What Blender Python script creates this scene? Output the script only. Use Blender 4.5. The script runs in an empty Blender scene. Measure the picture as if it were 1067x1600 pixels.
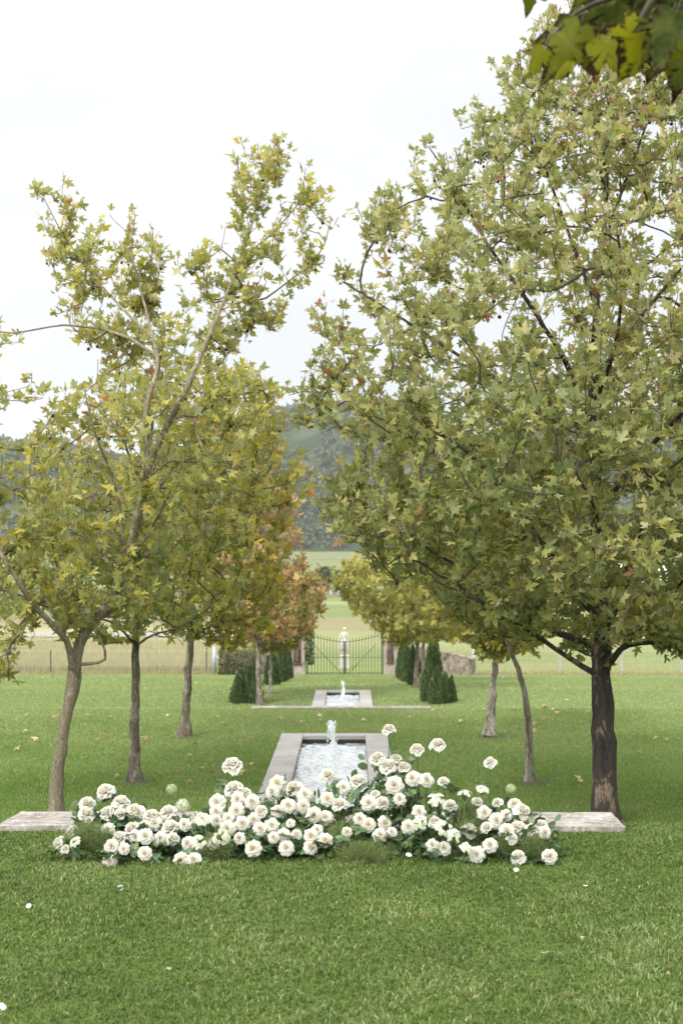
import bpy, bmesh, math, random
import numpy as np
from mathutils import Vector, Matrix, Euler

R = math.radians
sc = bpy.context.scene
COL = sc.collection
rng = np.random.default_rng(7)
random.seed(7)

# ------------------------------------------------------------------ camera
F = 2222.0
CAMZ = 1.54
EUL = Euler((R(90) + math.atan(59 / F), 0, math.atan(16.5 / F)), 'XYZ')
CM = EUL.to_matrix()
CMn = np.array(CM)
cam_d = bpy.data.cameras.new('camera')
cam = bpy.data.objects.new('camera', cam_d)
COL.objects.link(cam)
cam.location = (0, 0, CAMZ)
cam.rotation_euler = EUL
cam_d.sensor_fit = 'VERTICAL'
cam_d.sensor_height = 36
cam_d.lens = 50
cam_d.clip_start = 0.05
cam_d.clip_end = 6000
cam_d.dof.use_dof = True
cam_d.dof.focus_distance = 8.6
cam_d.dof.aperture_fstop = 4.8
sc.camera = cam


def P(px, py, Y):
    d = CMn @ np.array([(px - 533.5) / F, -(py - 800.0) / F, -1.0])
    return np.array([0, 0, CAMZ]) + d * (Y / d[1])


def Pn(px, py, Y):
    px, py, Y = np.broadcast_arrays(np.asarray(px, float), np.asarray(py, float), np.asarray(Y, float))
    d = np.stack([(px - 533.5) / F, -(py - 800.0) / F, -np.ones_like(px)], -1) @ CMn.T
    return np.array([0, 0, CAMZ]) + d * (Y / d[..., 1])[..., None]


def G(px, py, z):
    """point on the horizontal plane z seen at a pixel"""
    d = CMn @ np.array([(px - 533.5) / F, -(py - 800.0) / F, -1.0])
    return np.array([0, 0, CAMZ]) + d * ((z - CAMZ) / d[2])


# ------------------------------------------------------------------ tagging
def tag(o, label=None, cat=None, group=None, kind=None):
    if label:
        o['label'] = label
        if len(label.split()) > 16 or len(label.split()) < 4: print('LABELLEN', label)
    if cat: o['category'] = cat
    if group: o['group'] = group
    if kind: o['kind'] = kind
    return o


def empty(name, loc, label, cat, group=None, rz=0.0):
    o = bpy.data.objects.new(name, None)
    o.empty_display_size = 0.1
    COL.objects.link(o)
    o.location = [float(v) for v in loc]
    o.rotation_euler = (0, 0, rz)
    return tag(o, label, cat, group)


def link(name, me, parent=None, mat=None):
    o = bpy.data.objects.new(name, me)
    COL.objects.link(o)
    if parent is not None:
        o.parent = parent
    return o


def np_mesh(name, verts, faces, mats, attrs=None, smooth=False, mat_idx=None):
    """faces: (n,3|4) array or a list of such arrays"""
    me = bpy.data.meshes.new(name)
    verts = np.ascontiguousarray(verts, dtype=np.float32)
    if isinstance(faces, np.ndarray): faces = [faces]
    faces = [f for f in faces if len(f)]
    nl = sum(f.size for f in faces)
    nf = sum(len(f) for f in faces)
    me.vertices.add(len(verts))
    me.vertices.foreach_set('co', verts.ravel())
    me.loops.add(nl)
    me.loops.foreach_set('vertex_index', np.concatenate([f.ravel() for f in faces]).astype(np.int32))
    me.polygons.add(nf)
    tot = np.concatenate([np.full(len(f), f.shape[1]) for f in faces])
    start = np.concatenate([[0], np.cumsum(tot)[:-1]])
    me.polygons.foreach_set('loop_start', start.astype(np.int32))
    me.polygons.foreach_set('loop_total', tot.astype(np.int32))
    if smooth:
        me.polygons.foreach_set('use_smooth', np.ones(nf, dtype=bool))
    if mat_idx is not None:
        me.polygons.foreach_set('material_index', np.asarray(mat_idx, dtype=np.int32))
    for m in (mats if isinstance(mats, (list, tuple)) else [mats]):
        me.materials.append(m)
    for k, v in (attrs or {}).items():
        a = me.attributes.new(k, 'FLOAT', 'POINT')
        a.data.foreach_set('value', np.ascontiguousarray(v, dtype=np.float32))
    me.update(calc_edges=True)
    return me


class MB:
    """collects simple solids into one mesh"""
    def __init__(s):
        s.v = []; s.f = []; s.n = 0

    def add(s, v, f):
        s.v.append(np.asarray(v, float).reshape(-1, 3))
        s.f += [[i + s.n for i in q] for q in f]
        s.n += len(s.v[-1])

    def box(s, c, d, rz=0.0, taper=1.0):
        x, y, z = [k / 2 for k in d]
        v = np.array([[-x, -y, -z], [x, -y, -z], [x, y, -z], [-x, y, -z],
                      [-x * taper, -y * taper, z], [x * taper, -y * taper, z], [x * taper, y * taper, z], [-x * taper, y * taper, z]])
        if rz:
            c_, s_ = math.cos(rz), math.sin(rz)
            v = v @ np.array([[c_, -s_, 0], [s_, c_, 0], [0, 0, 1]]).T
        s.add(v + np.array(c), [[0, 3, 2, 1], [4, 5, 6, 7], [0, 1, 5, 4], [1, 2, 6, 5], [2, 3, 7, 6], [3, 0, 4, 7]])

    def tube(s, pts, rad, sides=8, cap=True):
        pts = [np.asarray(p, float) for p in pts]
        if np.isscalar(rad): rad = [rad] * len(pts)
        rings = []
        u = None
        for i, p in enumerate(pts):
            t = pts[min(i + 1, len(pts) - 1)] - pts[max(i - 1, 0)]
            t = t / (np.linalg.norm(t) + 1e-9)
            if u is None:
                a = np.array([0, 0, 1.0]) if abs(t[2]) < .8 else np.array([0, 1.0, 0])
                u = np.cross(t, a)
            u = u - t * np.dot(u, t); u /= np.linalg.norm(u)
            w = np.cross(t, u)
            an = np.arange(sides) * 2 * math.pi / sides
            rings.append(p + rad[i] * (np.cos(an)[:, None] * u + np.sin(an)[:, None] * w))
        f = []
        for i in range(len(pts) - 1):
            for k in range(sides):
                a, b = i * sides + k, i * sides + (k + 1) % sides
                f.append([a, b, b + sides, a + sides])
        if cap:
            f.append(list(range(sides))[::-1])
            f.append([(len(pts) - 1) * sides + k for k in range(sides)])
        s.add(np.concatenate(rings), f)

    def ball(s, c, r, nu=10, nv=7):
        c = np.array(c, float); r = np.array([r] * 3 if np.isscalar(r) else r, float)
        v = [c + r * [0, 0, -1]]
        for j in range(1, nv):
            a = -math.pi / 2 + math.pi * j / nv
            for k in range(nu):
                b = 2 * math.pi * k / nu
                v.append(c + r * [math.cos(a) * math.cos(b), math.cos(a) * math.sin(b), math.sin(a)])
        v.append(c + r * [0, 0, 1])
        f = [[0, 1 + (k + 1) % nu, 1 + k] for k in range(nu)]
        for j in range(nv - 2):
            for k in range(nu):
                a = 1 + j * nu + k; b = 1 + j * nu + (k + 1) % nu
                f.append([a, b, b + nu, a + nu])
        L = len(v) - 1
        o = 1 + (nv - 2) * nu
        f += [[o + k, o + (k + 1) % nu, L] for k in range(nu)]
        s.add(np.array(v), f)

    def mesh(s, name, mat, smooth=False, bevel=0):
        me = bpy.data.meshes.new(name)
        me.from_pydata([tuple(p) for p in np.concatenate(s.v)], [], s.f)
        for m in (mat if isinstance(mat, (list, tuple)) else [mat]):
            me.materials.append(m)
        if bevel:
            bm = bmesh.new(); bm.from_mesh(me)
            bmesh.ops.bevel(bm, geom=list(bm.edges), offset=bevel, segments=2, affect='EDGES', profile=.6)
            bm.to_mesh(me); bm.free()
        if smooth:
            me.polygons.foreach_set('use_smooth', [True] * len(me.polygons))
        me.update()
        return me

    def build(s, name, mat, parent=None, smooth=False, bevel=0):
        return link(name, s.mesh(name, mat, smooth, bevel), parent)


# ------------------------------------------------------------------ materials
def new_mat(name):
    m = bpy.data.materials.new(name)
    m.use_nodes = True
    nt = m.node_tree
    return m, nt, nt.nodes['Principled BSDF'], nt.nodes['Material Output']


def N(nt, t, **kw):
    n = nt.nodes.new(t)
    for k, v in kw.items():
        if k in n.inputs.keys() if hasattr(n.inputs, 'keys') else False:
            n.inputs[k].default_value = v
        else:
            setattr(n, k, v)
    return n


def ramp(nt, stops, fac=None, interp='LINEAR'):
    r = nt.nodes.new('ShaderNodeValToRGB')
    r.color_ramp.interpolation = interp
    el = r.color_ramp.elements
    while len(el) < len(stops): el.new(0.5)
    for e, (p, c) in zip(el, stops):
        e.position = p
        e.color = (c[0], c[1], c[2], 1) if not np.isscalar(c) else (c, c, c, 1)
    if fac is not None: nt.links.new(fac, r.inputs[0])
    return r


def noise(nt, scale, detail=4, rough=.55, vec=None, dist=0.0):
    n = nt.nodes.new('ShaderNodeTexNoise')
    n.inputs['Scale'].default_value = scale
    n.inputs['Detail'].default_value = detail
    n.inputs['Roughness'].default_value = rough
    n.inputs['Distortion'].default_value = dist
    if vec is None:
        g = nt.nodes.new('ShaderNodeNewGeometry'); vec = g.outputs['Position']
    nt.links.new(vec, n.inputs['Vector'])
    return n


def mixc(nt, fac, a, b, mode='MIX'):
    m = nt.nodes.new('ShaderNodeMix'); m.data_type = 'RGBA'; m.blend_type = mode
    for sock, v in ((m.inputs[0], fac), (m.inputs[6], a), (m.inputs[7], b)):
        if isinstance(v, (int, float)): sock.default_value = v
        elif isinstance(v, tuple): sock.default_value = (*v, 1)
        else: nt.links.new(v, sock)
    return m.outputs[2]


def bump(nt, h, strength, dist, bsdf):
    b = nt.nodes.new('ShaderNodeBump')
    b.inputs['Strength'].default_value = strength
    b.inputs['Distance'].default_value = dist
    nt.links.new(h, b.inputs['Height'])
    nt.links.new(b.outputs[0], bsdf.inputs['Normal'])


def attr(nt, name):
    a = nt.nodes.new('ShaderNodeAttribute'); a.attribute_name = name
    return a.outputs['Fac']


def scaled(nt, vec3):
    g = nt.nodes.new('ShaderNodeNewGeometry')
    m = nt.nodes.new('ShaderNodeMapping'); m.inputs['Scale'].default_value = vec3
    nt.links.new(g.outputs['Position'], m.inputs[0])
    return m.outputs[0]


def leaf_mat(name, stops, back=(.30, .33, .17), backmix=.45, transl=.3, rough=.5, spot=(.16, .07, .02), spotamt=.0, edge=False, spec=.35):
    m, nt, b, out = new_mat(name)
    r = ramp(nt, stops, attr(nt, 'ra'))
    c = r.outputs[0]
    n = noise(nt, 22, 3)
    c = mixc(nt, ramp(nt, [(.35, 0), (.7, 1)], n.outputs[0]).outputs[0], c, mixc(nt, .35, c, (.25, .24, .06)))
    if spotamt:
        n2 = noise(nt, 55, 2)
        th = nt.nodes.new('ShaderNodeMath'); th.operation = 'MULTIPLY_ADD'
        nt.links.new(attr(nt, 'rb'), th.inputs[0]); th.inputs[1].default_value = spotamt; nt.links.new(n2.outputs[0], th.inputs[2])
        c = mixc(nt, ramp(nt, [(.78, 0), (.9, 1)], th.outputs[0]).outputs[0], c, spot)
    if edge:
        n3 = noise(nt, 26, 5, .7)
        ad = nt.nodes.new('ShaderNodeMath'); ad.operation = 'MULTIPLY_ADD'; ad.inputs[1].default_value = .35
        nt.links.new(attr(nt, 'ed'), ad.inputs[0]); nt.links.new(n3.outputs[0], ad.inputs[2])
        c = mixc(nt, ramp(nt, [(.76, 0), (.86, 1)], ad.outputs[0]).outputs[0], c, spot)
    g = nt.nodes.new('ShaderNodeNewGeometry')
    mul = nt.nodes.new('ShaderNodeMath'); mul.operation = 'MULTIPLY'; mul.inputs[1].default_value = backmix
    nt.links.new(g.outputs['Backfacing'], mul.inputs[0])
    c = mixc(nt, mul.outputs[0], c, back)
    nt.links.new(c, b.inputs['Base Color'])
    b.inputs['Roughness'].default_value = rough
    b.inputs['Specular IOR Level'].default_value = spec
    t = nt.nodes.new('ShaderNodeBsdfTranslucent')
    hs = nt.nodes.new('ShaderNodeHueSaturation'); hs.inputs['Saturation'].default_value = 1.15; hs.inputs['Value'].default_value = 1.1
    nt.links.new(c, hs.inputs['Color']); nt.links.new(hs.outputs[0], t.inputs[0])
    ms = nt.nodes.new('ShaderNodeMixShader'); ms.inputs[0].default_value = transl
    nt.links.new(b.outputs[0], ms.inputs[1]); nt.links.new(t.outputs[0], ms.inputs[2])
    nt.links.new(ms.outputs[0], out.inputs[0])
    return m


def simple(name, col, rough=.6, var=.25, scale=8, bs=.0, bd=.01, metal=0.0, col2=None, detail=5):
    m, nt, b, out = new_mat(name)
    n = noise(nt, scale, detail, .6)
    c2 = col2 or tuple(k * (1 - var) for k in col)
    c = ramp(nt, [(.35, c2), (.65, col)], n.outputs[0]).outputs[0]
    nt.links.new(c, b.inputs['Base Color'])
    b.inputs['Roughness'].default_value = rough
    b.inputs['Metallic'].default_value = metal
    if bs:
        n2 = noise(nt, scale * 5, 5, .65)
        bump(nt, n2.outputs[0], bs, bd, b)
    return m


def bark_mat(name, base, pale, dark, lo=.42, hi=.58, scale=7):
    m, nt, b, out = new_mat(name)
    v = scaled(nt, (1, 1, .45))
    n = noise(nt, scale, 5, .6, v, .8)
    c = ramp(nt, [(lo - .08, dark), (lo, base), (hi, base), (hi + .04, pale)], n.outputs[0]).outputs[0]
    n2 = noise(nt, scale * 7, 4, .7, v)
    c = mixc(nt, ramp(nt, [(.38, 0), (.68, .85)], n2.outputs[0]).outputs[0], c, dark)
    nt.links.new(c, b.inputs['Base Color'])
    b.inputs['Roughness'].default_value = .85
    mx = nt.nodes.new('ShaderNodeMath'); mx.operation = 'ADD'
    nt.links.new(n.outputs[0], mx.inputs[0]); nt.links.new(n2.outputs[0], mx.inputs[1])
    bump(nt, mx.outputs[0], 1.0, .022, b)
    return m


M = {}
# crowns
M['leafR1'] = leaf_mat('plane_leaf_olive', [(0, (.12, .175, .055)), (.3, (.235, .265, .075)), (.58, (.39, .37, .11)), (.82, (.54, .48, .20)), (.93, (.60, .53, .31)), (.97, (.5, .33, .17)), (1, (.30, .13, .07))], spotamt=.22, back=(.40, .43, .25), transl=.45)
M['leafL1'] = leaf_mat('plane_leaf_yellow_olive', [(0, (.16, .205, .06)), (.3, (.31, .32, .08)), (.6, (.47, .43, .10)), (.84, (.60, .50, .10)), (.95, (.62, .55, .30)), (1, (.40, .20, .08))], spotamt=.22, transl=.45, back=(.42,.44,.26))
M['leafL3'] = leaf_mat('plane_leaf_golden_green', [(0, (.15, .18, .035)), (.4, (.31, .30, .05)), (.75, (.50, .40, .055)), (1, (.46, .23, .06))], spotamt=.28, transl=.45, back=(.3, .3, .15))
M['leafRust'] = leaf_mat('plane_leaf_rusty', [(0, (.30, .30, .07)), (.3, (.44, .33, .10)), (.6, (.55, .28, .13)), (.85, (.60, .38, .26)), (1, (.34, .13, .07))], spotamt=.3, back=(.42, .3, .22))
M['leafYel'] = leaf_mat('plane_leaf_pale_yellow', [(0, (.20, .23, .04)), (.4, (.40, .37, .07)), (.75, (.52, .45, .12)), (.93, (.56, .48, .22)), (1, (.5, .3, .12))], spotamt=.15, back=(.45, .42, .2))
M['leafNear'] = leaf_mat('overhang_leaf', [(0, (.018, .036, .006)), (.5, (.07, .092, .006)), (1, (.24, .23, .008))], spotamt=.1, transl=.4, backmix=.1, rough=.55, edge=True, spec=.08, spot=(.028, .014, .008))  # leaf greens and brown edges darkened to carry shade and backlit silhouettes
M['leafRose'] = leaf_mat('rose_leaf', [(0, (.02, .06, .025)), (.7, (.045, .11, .04)), (1, (.12, .2, .09))], backmix=.35, back=(.2, .28, .16), transl=.15, rough=.38)
M['fern'] = leaf_mat('fern_frond', [(0, (.07, .12, .03)), (.6, (.15, .22, .06)), (1, (.27, .33, .12))], transl=.3)
M['cypress'] = leaf_mat('cypress_spray', [(0, (.016, .04, .018)), (.55, (.035, .085, .035)), (.85, (.07, .14, .05)), (1, (.14, .21, .07))], transl=.1, backmix=0)
M['ivy'] = leaf_mat('ivy_leaf', [(0, (.02, .05, .02)), (.7, (.05, .10, .035)), (1, (.14, .2, .06))], transl=.12, backmix=.1)
M['hedge'] = leaf_mat('hedge_leaf', [(0, (.03, .055, .02)), (.6, (.08, .11, .035)), (1, (.22, .16, .08))], transl=.12, backmix=.1)
M['gum'] = leaf_mat('far_tree_leaf', [(0, (.02, .04, .02)), (.6, (.05, .075, .035)), (1, (.11, .13, .06))], transl=.1, backmix=0)
M['dry'] = leaf_mat('dry_leaf', [(0, (.20, .10, .05)), (.6, (.42, .26, .14)), (1, (.58, .46, .24))], transl=.1, backmix=.4, back=(.6, .48, .34))
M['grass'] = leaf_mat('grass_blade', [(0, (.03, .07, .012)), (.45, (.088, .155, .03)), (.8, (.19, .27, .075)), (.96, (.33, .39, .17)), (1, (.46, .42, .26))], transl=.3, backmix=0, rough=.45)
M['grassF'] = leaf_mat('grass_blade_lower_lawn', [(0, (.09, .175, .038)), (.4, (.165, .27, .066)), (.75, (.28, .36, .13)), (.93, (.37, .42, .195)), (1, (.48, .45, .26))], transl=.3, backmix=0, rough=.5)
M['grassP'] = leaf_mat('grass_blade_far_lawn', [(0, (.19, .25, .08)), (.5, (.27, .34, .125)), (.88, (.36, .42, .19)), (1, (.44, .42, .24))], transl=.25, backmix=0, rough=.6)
M['tallgrass'] = leaf_mat('seeding_grass', [(0, (.27, .27, .14)), (.6, (.42, .385, .25)), (1, (.5, .44, .31))], transl=.25, backmix=0, rough=.7)
# bark
M['barkR1'] = bark_mat('bark_dark_flaking', (.055, .04, .03), (.25, .18, .125), (.012, .009, .007), .46, .55, 6)
M['barkL1'] = bark_mat('bark_smooth_greybrown', (.27, .225, .15), (.42, .37, .27), (.09, .07, .045), .40, .57, 7)
M['barkMid'] = bark_mat('bark_mottled', (.21, .175, .125), (.42, .38, .29), (.06, .043, .03), .455, .54, 10)
M['barkPale'] = bark_mat('bark_pale_flaking', (.34, .31, .25), (.54, .51, .44), (.12, .08, .055), .47, .54, 10)
M['twig'] = simple('twig_bark', (.19, .15, .11), .8, .5, 12)
M['twigD'] = simple('twig_bark_dark', (.085, .065, .05), .85, .5, 12)
M['seed'] = simple('seed_ball', (.045, .03, .022), .9, .4, 60)
M['stem'] = simple('green_stem', (.09, .16, .05), .5, .3, 30)
# stone
M['concrete'] = simple('pool_coping_concrete', (.42, .395, .37), .75, .0, 1.6, .3, .004, col2=(.29, .265, .24), detail=8)


def stone_mat():
    m, nt, b, out = new_mat('lichen_stone')
    n1 = noise(nt, 3.5, 8, .7); n2 = noise(nt, 28, 6, .7); n3 = noise(nt, 9, 6, .75, scaled(nt, (1, 2.2, 1)))
    c = ramp(nt, [(.3, (.18, .16, .135)), (.5, (.30, .27, .235)), (.68, (.44, .41, .365))], n1.outputs[0]).outputs[0]
    c = mixc(nt, ramp(nt, [(.47, 0), (.56, .85)], n3.outputs[0]).outputs[0], c, (.16, .135, .11))
    c = mixc(nt, ramp(nt, [(.5, 0), (.66, .6)], n2.outputs[0]).outputs[0], c, (.48, .465, .43))
    nt.links.new(c, b.inputs['Base Color']); b.inputs['Roughness'].default_value = .9
    bump(nt, n2.outputs[0], .7, .01, b)
    return m


M['stone'] = stone_mat()
M['render'] = simple('lime_rendered_pillar', (.40, .34, .29), .85, .2, 3.5, .3, .01, col2=(.24, .19, .155))
M['wall'] = simple('weathered_wall', (.33, .27, .22), .9, .0, 4.5, .6, .02, col2=(.08, .065, .045), detail=8)
M['terracotta'] = simple('terracotta', (.14, .09, .072), .8, .5, 9, .3, .01)
M['marble'] = simple('statue_stone', (.60, .57, .50), .7, .3, 6, .2, .01)
M['iron'] = simple('dark_iron', (.045, .045, .042), .55, .3, 20, metal=.4)
M['darkliner'] = simple('wet_dark_pool_lining', (.012, .012, .012), .25, .3, 6)
M['postgrey'] = simple('galvanised_post', (.40, .45, .50), .5, .15, 10, metal=.2)
M['postwood'] = simple('weathered_timber', (.42, .39, .35), .85, .3, 12)
M['wire'] = simple('fence_wire', (.45, .45, .45), .5, .1, 10, metal=.5)
M['soil'] = simple('bare_soil', (.13, .105, .06), .95, .4, 18, .9, .03, col2=(.085, .14, .035))
M['whitepaint'] = simple('white_metal_sheet', (.85, .86, .87), .5, .06, 2)
M['shade_rock'] = simple('doorway_shade_dark_rock', (.05, .055, .06), .8, .2, 2)  # near-black painting the shed's unlit doorways; also the dark boulder's own colour
M['road'] = simple('pale_dirt_track', (.33, .30, .26), .95, .15, 1.2)


def ground_mats():
    # mown lawn of the terraces
    m, nt, b, out = new_mat('lawn_turf')
    n1 = noise(nt, .55, 5, .6); n2 = noise(nt, 5, 6, .7, scaled(nt, (1, .45, 1))); n3 = noise(nt, 60, 4, .7)
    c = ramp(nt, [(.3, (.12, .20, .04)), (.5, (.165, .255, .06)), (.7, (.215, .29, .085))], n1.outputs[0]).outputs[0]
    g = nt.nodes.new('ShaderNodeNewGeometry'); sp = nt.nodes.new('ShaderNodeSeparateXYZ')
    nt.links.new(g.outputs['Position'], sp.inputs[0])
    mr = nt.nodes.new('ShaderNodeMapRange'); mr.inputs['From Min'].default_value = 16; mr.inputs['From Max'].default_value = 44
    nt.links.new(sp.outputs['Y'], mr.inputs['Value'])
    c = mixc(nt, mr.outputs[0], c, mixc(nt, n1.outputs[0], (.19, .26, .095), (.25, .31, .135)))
    c = mixc(nt, ramp(nt, [(.45, 0), (.7, .55)], n2.outputs[0]).outputs[0], c, mixc(nt, .5, c, (.36, .36, .16)))
    c = mixc(nt, ramp(nt, [(.35, .5), (.6, 0)], n3.outputs[0]).outputs[0], c, mixc(nt, .6, c, (.05, .09, .02)))
    c = mixc(nt, 1.0, c, (.74, .75, .74), 'MULTIPLY')  # whole turf darkened to stand in for the blades' self-shadowing
    nt.links.new(c, b.inputs['Base Color']); b.inputs['Roughness'].default_value = .9
    b.inputs['Specular IOR Level'].default_value = 0
    bump(nt, n3.outputs[0], .8, .03, b)
    M['lawn'] = m
    # paddocks: bands of different pasture with distance
    m, nt, b, out = new_mat('paddock_pasture')
    g = nt.nodes.new('ShaderNodeNewGeometry'); sp = nt.nodes.new('ShaderNodeSeparateXYZ')
    nt.links.new(g.outputs['Position'], sp.inputs[0])
    n1 = noise(nt, .03, 5, .6, scaled(nt, (.5, 1, 1))); n2 = noise(nt, .35, 6, .7, scaled(nt, (.4, 1, 1))); n3 = noise(nt, 3, 4, .7)
    # log distance + wobble
    lg = nt.nodes.new('ShaderNodeMath'); lg.operation = 'LOGARITHM'; lg.inputs[1].default_value = 10
    nt.links.new(sp.outputs['Y'], lg.inputs[0])
    ma = nt.nodes.new('ShaderNodeMath'); ma.operation = 'MULTIPLY_ADD'; ma.inputs[1].default_value = .05
    nt.links.new(n1.outputs[0], ma.inputs[0]); nt.links.new(lg.outputs[0], ma.inputs[2])
    mr = nt.nodes.new('ShaderNodeMapRange'); mr.inputs['From Min'].default_value = 1.775; mr.inputs['From Max'].default_value = 3.0
    nt.links.new(ma.outputs[0], mr.inputs['Value'])
    gr, pale, tan, tan2 = (.30, .34, .15), (.46, .45, .25), (.40, .33, .21), (.46, .40, .24)
    c = ramp(nt, [(0, (.36, .42, .16)), (.10, gr), (.145, pale), (.17, (.42, .44, .22)), (.21, tan), (.255, tan), (.27, gr), (.33, (.27, .32, .16)), (.345, pale),
                  (.375, (.30, .36, .15)), (.40, (.24, .19, .13)), (.45, (.24, .19, .14)), (.47, (.34, .38, .17)), (.7, (.30, .35, .16)), (.85, (.40, .40, .22)), (1, (.37, .36, .2))], mr.outputs[0]).outputs[0]
    far = nt.nodes.new('ShaderNodeMapRange'); far.inputs['From Min'].default_value = 250; far.inputs['From Max'].default_value = 650
    nt.links.new(sp.outputs['Y'], far.inputs['Value'])
    c = mixc(nt, far.outputs[0], c, mixc(nt, n2.outputs[0], (.20, .25, .12), (.36, .33, .2)))
    c = mixc(nt, ramp(nt, [(.4, 0), (.65, .7)], n2.outputs[0]).outputs[0], c, mixc(nt, .45, c, (.52, .46, .28)))
    # left side: taller dry grass
    dv = nt.nodes.new('ShaderNodeMath'); dv.operation = 'DIVIDE'
    nt.links.new(sp.outputs['X'], dv.inputs[0]); nt.links.new(sp.outputs['Y'], dv.inputs[1])
    mr1 = nt.nodes.new('ShaderNodeMapRange'); mr1.inputs['From Min'].default_value = -.055; mr1.inputs['From Max'].default_value = -.09
    nt.links.new(dv.outputs[0], mr1.inputs['Value'])
    mr3 = nt.nodes.new('ShaderNodeMapRange'); mr3.inputs['From Min'].default_value = 110; mr3.inputs['From Max'].default_value = 92
    nt.links.new(sp.outputs['Y'], mr3.inputs['Value'])
    mr2 = nt.nodes.new('ShaderNodeMath'); mr2.operation = 'MULTIPLY'
    nt.links.new(mr1.outputs[0], mr2.inputs[0]); nt.links.new(mr3.outputs[0], mr2.inputs[1])
    c = mixc(nt, mixc(nt, 1.0, mr2.outputs[0], (.85, .85, .85), 'MULTIPLY'), c, mixc(nt, n2.outputs[0], (.66, .58, .38), (.74, .66, .46)))
    c = mixc(nt, 1.0, c, (.56, .60, .54), 'MULTIPLY')
    nt.links.new(c, b.inputs['Base Color']); b.inputs['Roughness'].default_value = .95
    b.inputs['Specular IOR Level'].default_value = 0
    bump(nt, n3.outputs[0], .6, .1, b)
    M['paddock'] = m
    m, nt, b, out = new_mat('hill_scrub')
    n1 = noise(nt, .03, 6, .6)
    c = ramp(nt, [(.35, (.03, .045, .022)), (.55, (.06, .075, .04)), (.75, (.12, .12, .07))], n1.outputs[0]).outputs[0]
    nt.links.new(c, b.inputs['Base Color']); b.inputs['Roughness'].default_value = 1; b.inputs['Specular IOR Level'].default_value = 0
    M['hill'] = m


ground_mats()


def water_mat():
    m, nt, b, out = new_mat('rippled_water')
    b.inputs['Base Color'].default_value = (.42, .45, .45, 1)
    b.inputs['IOR'].default_value = 1.7
    b.inputs['Roughness'].default_value = .06
    b.inputs['Specular IOR Level'].default_value = 1.0
    b.inputs['Coat Weight'].default_value = .6
    b.inputs['Coat Roughness'].default_value = .03
    return m


M['water'] = water_mat()


def foam_mat():
    m, nt, b, out = new_mat('aerated_water')
    b.inputs['Base Color'].default_value = (.92, .95, .96, 1)
    b.inputs['Roughness'].default_value = .12
    b.inputs['Transmission Weight'].default_value = .0
    b.inputs['IOR'].default_value = 1.33
    b.inputs['Specular IOR Level'].default_value = .8
    return m


M['foam'] = foam_mat()


def petal_mat(name, outer, inner):
    m, nt, b, out = new_mat(name)
    r = ramp(nt, [(0, inner), (.35, tuple((a + c) / 2 for a, c in zip(inner, outer))), (.75, outer)], attr(nt, 'pt'))
    n = noise(nt, 120, 3)
    c = mixc(nt, ramp(nt, [(.4, 0), (.8, .25)], n.outputs[0]).outputs[0], r.outputs[0], mixc(nt, .5, r.outputs[0], (.78, .73, .58)))
    nt.links.new(c, b.inputs['Base Color'])
    b.inputs['Roughness'].default_value = .6
    b.inputs['Specular IOR Level'].default_value = .2
    t = nt.nodes.new('ShaderNodeBsdfTranslucent'); nt.links.new(c, t.inputs[0])
    ms = nt.nodes.new('ShaderNodeMixShader'); ms.inputs[0].default_value = .42
    nt.links.new(b.outputs[0], ms.inputs[1]); nt.links.new(t.outputs[0], ms.inputs[2])
    nt.links.new(ms.outputs[0], out.inputs[0])
    return m


M['petal'] = petal_mat('rose_petal_white', (.77, .755, .685), (.79, .75, .62))
M['petalCream'] = petal_mat('rose_petal_cream', (.78, .76, .69), (.79, .72, .55))
M['lace'] = simple('lace_floret', (.66, .66, .52), .7, .2, 40, col2=(.42,.46,.30))
M['greenball'] = simple('green_floret', (.42, .50, .24), .7, .3, 40)
M['stamen'] = simple('stamen', (.55, .36, .10), .7, .3, 60)

# ------------------------------------------------------------------ ground
Z1, Z2, Z3 = -1.28, -2.58, -3.66
PY = [-60, 7.95, 11.6, 12.2, 25.35, 25.9, 29.5, 30.5, 42, 59.5, 63, 90, 300, 700, 900]
PZ = [0, 0, Z1 + .03, Z1, Z1, Z1 - .08, Z2 + .03, Z2, Z2, Z3, Z3 - .2, -4.05, -4.15, -2.9, .3]


def gz(x, y):
    z = np.interp(y, PY, PZ)
    t = np.clip((y - 900) / 480, 0, 1)
    H = 104 + 16 * np.sin(x * .006 + 1.0) + 9 * np.sin(x * .017 + 2) + 5 * np.sin(x * .043)
    hill = H * (t * t * (3 - 2 * t)) ** .8 * (1 + .10 * np.sin(x * .02 + y * .011))
    return z + np.where(y > 900, hill, 0)


def sheet(name, xs, ys, mat, jit=0.0, zoff=0.0, zf=None):
    X, Y = np.meshgrid(xs, ys)
    Zv = (zf or gz)(X, Y) + zoff
    if jit: Zv = Zv + rng.normal(0, jit, Zv.shape)
    v = np.stack([X, Y, Zv], -1).reshape(-1, 3)
    nx, ny = len(xs), len(ys)
    i = np.arange(nx - 1)[None, :] + np.arange(ny - 1)[:, None] * nx
    f = np.stack([i, i + 1, i + nx + 1, i + nx], -1).reshape(-1, 4)
    return np_mesh(name, v, f, mat, smooth=True)


xs = np.unique(np.concatenate([np.linspace(-1500, -60, 40), np.linspace(-60, -12, 30), np.arange(-12, 12.01, .25), np.linspace(12, 60, 30), np.linspace(60, 1500, 40)]))
# the pools are sunk into the lawn: the sheet is left out where their basins are
POOL1 = dict(x0=-1.07, x1=.53, y0=15.0, y1=21.7, z=Z1, bw=.33)
POOL2 = dict(x0=-1.06, x1=.54, y0=36.6, y1=41.6, z=Z2, bw=.33)
ysl = np.unique(np.concatenate([np.linspace(-60, 2, 12), np.arange(2, 62, .25), np.array(PY[:10])]))
ysl = ysl[ysl <= 61.0]


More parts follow.
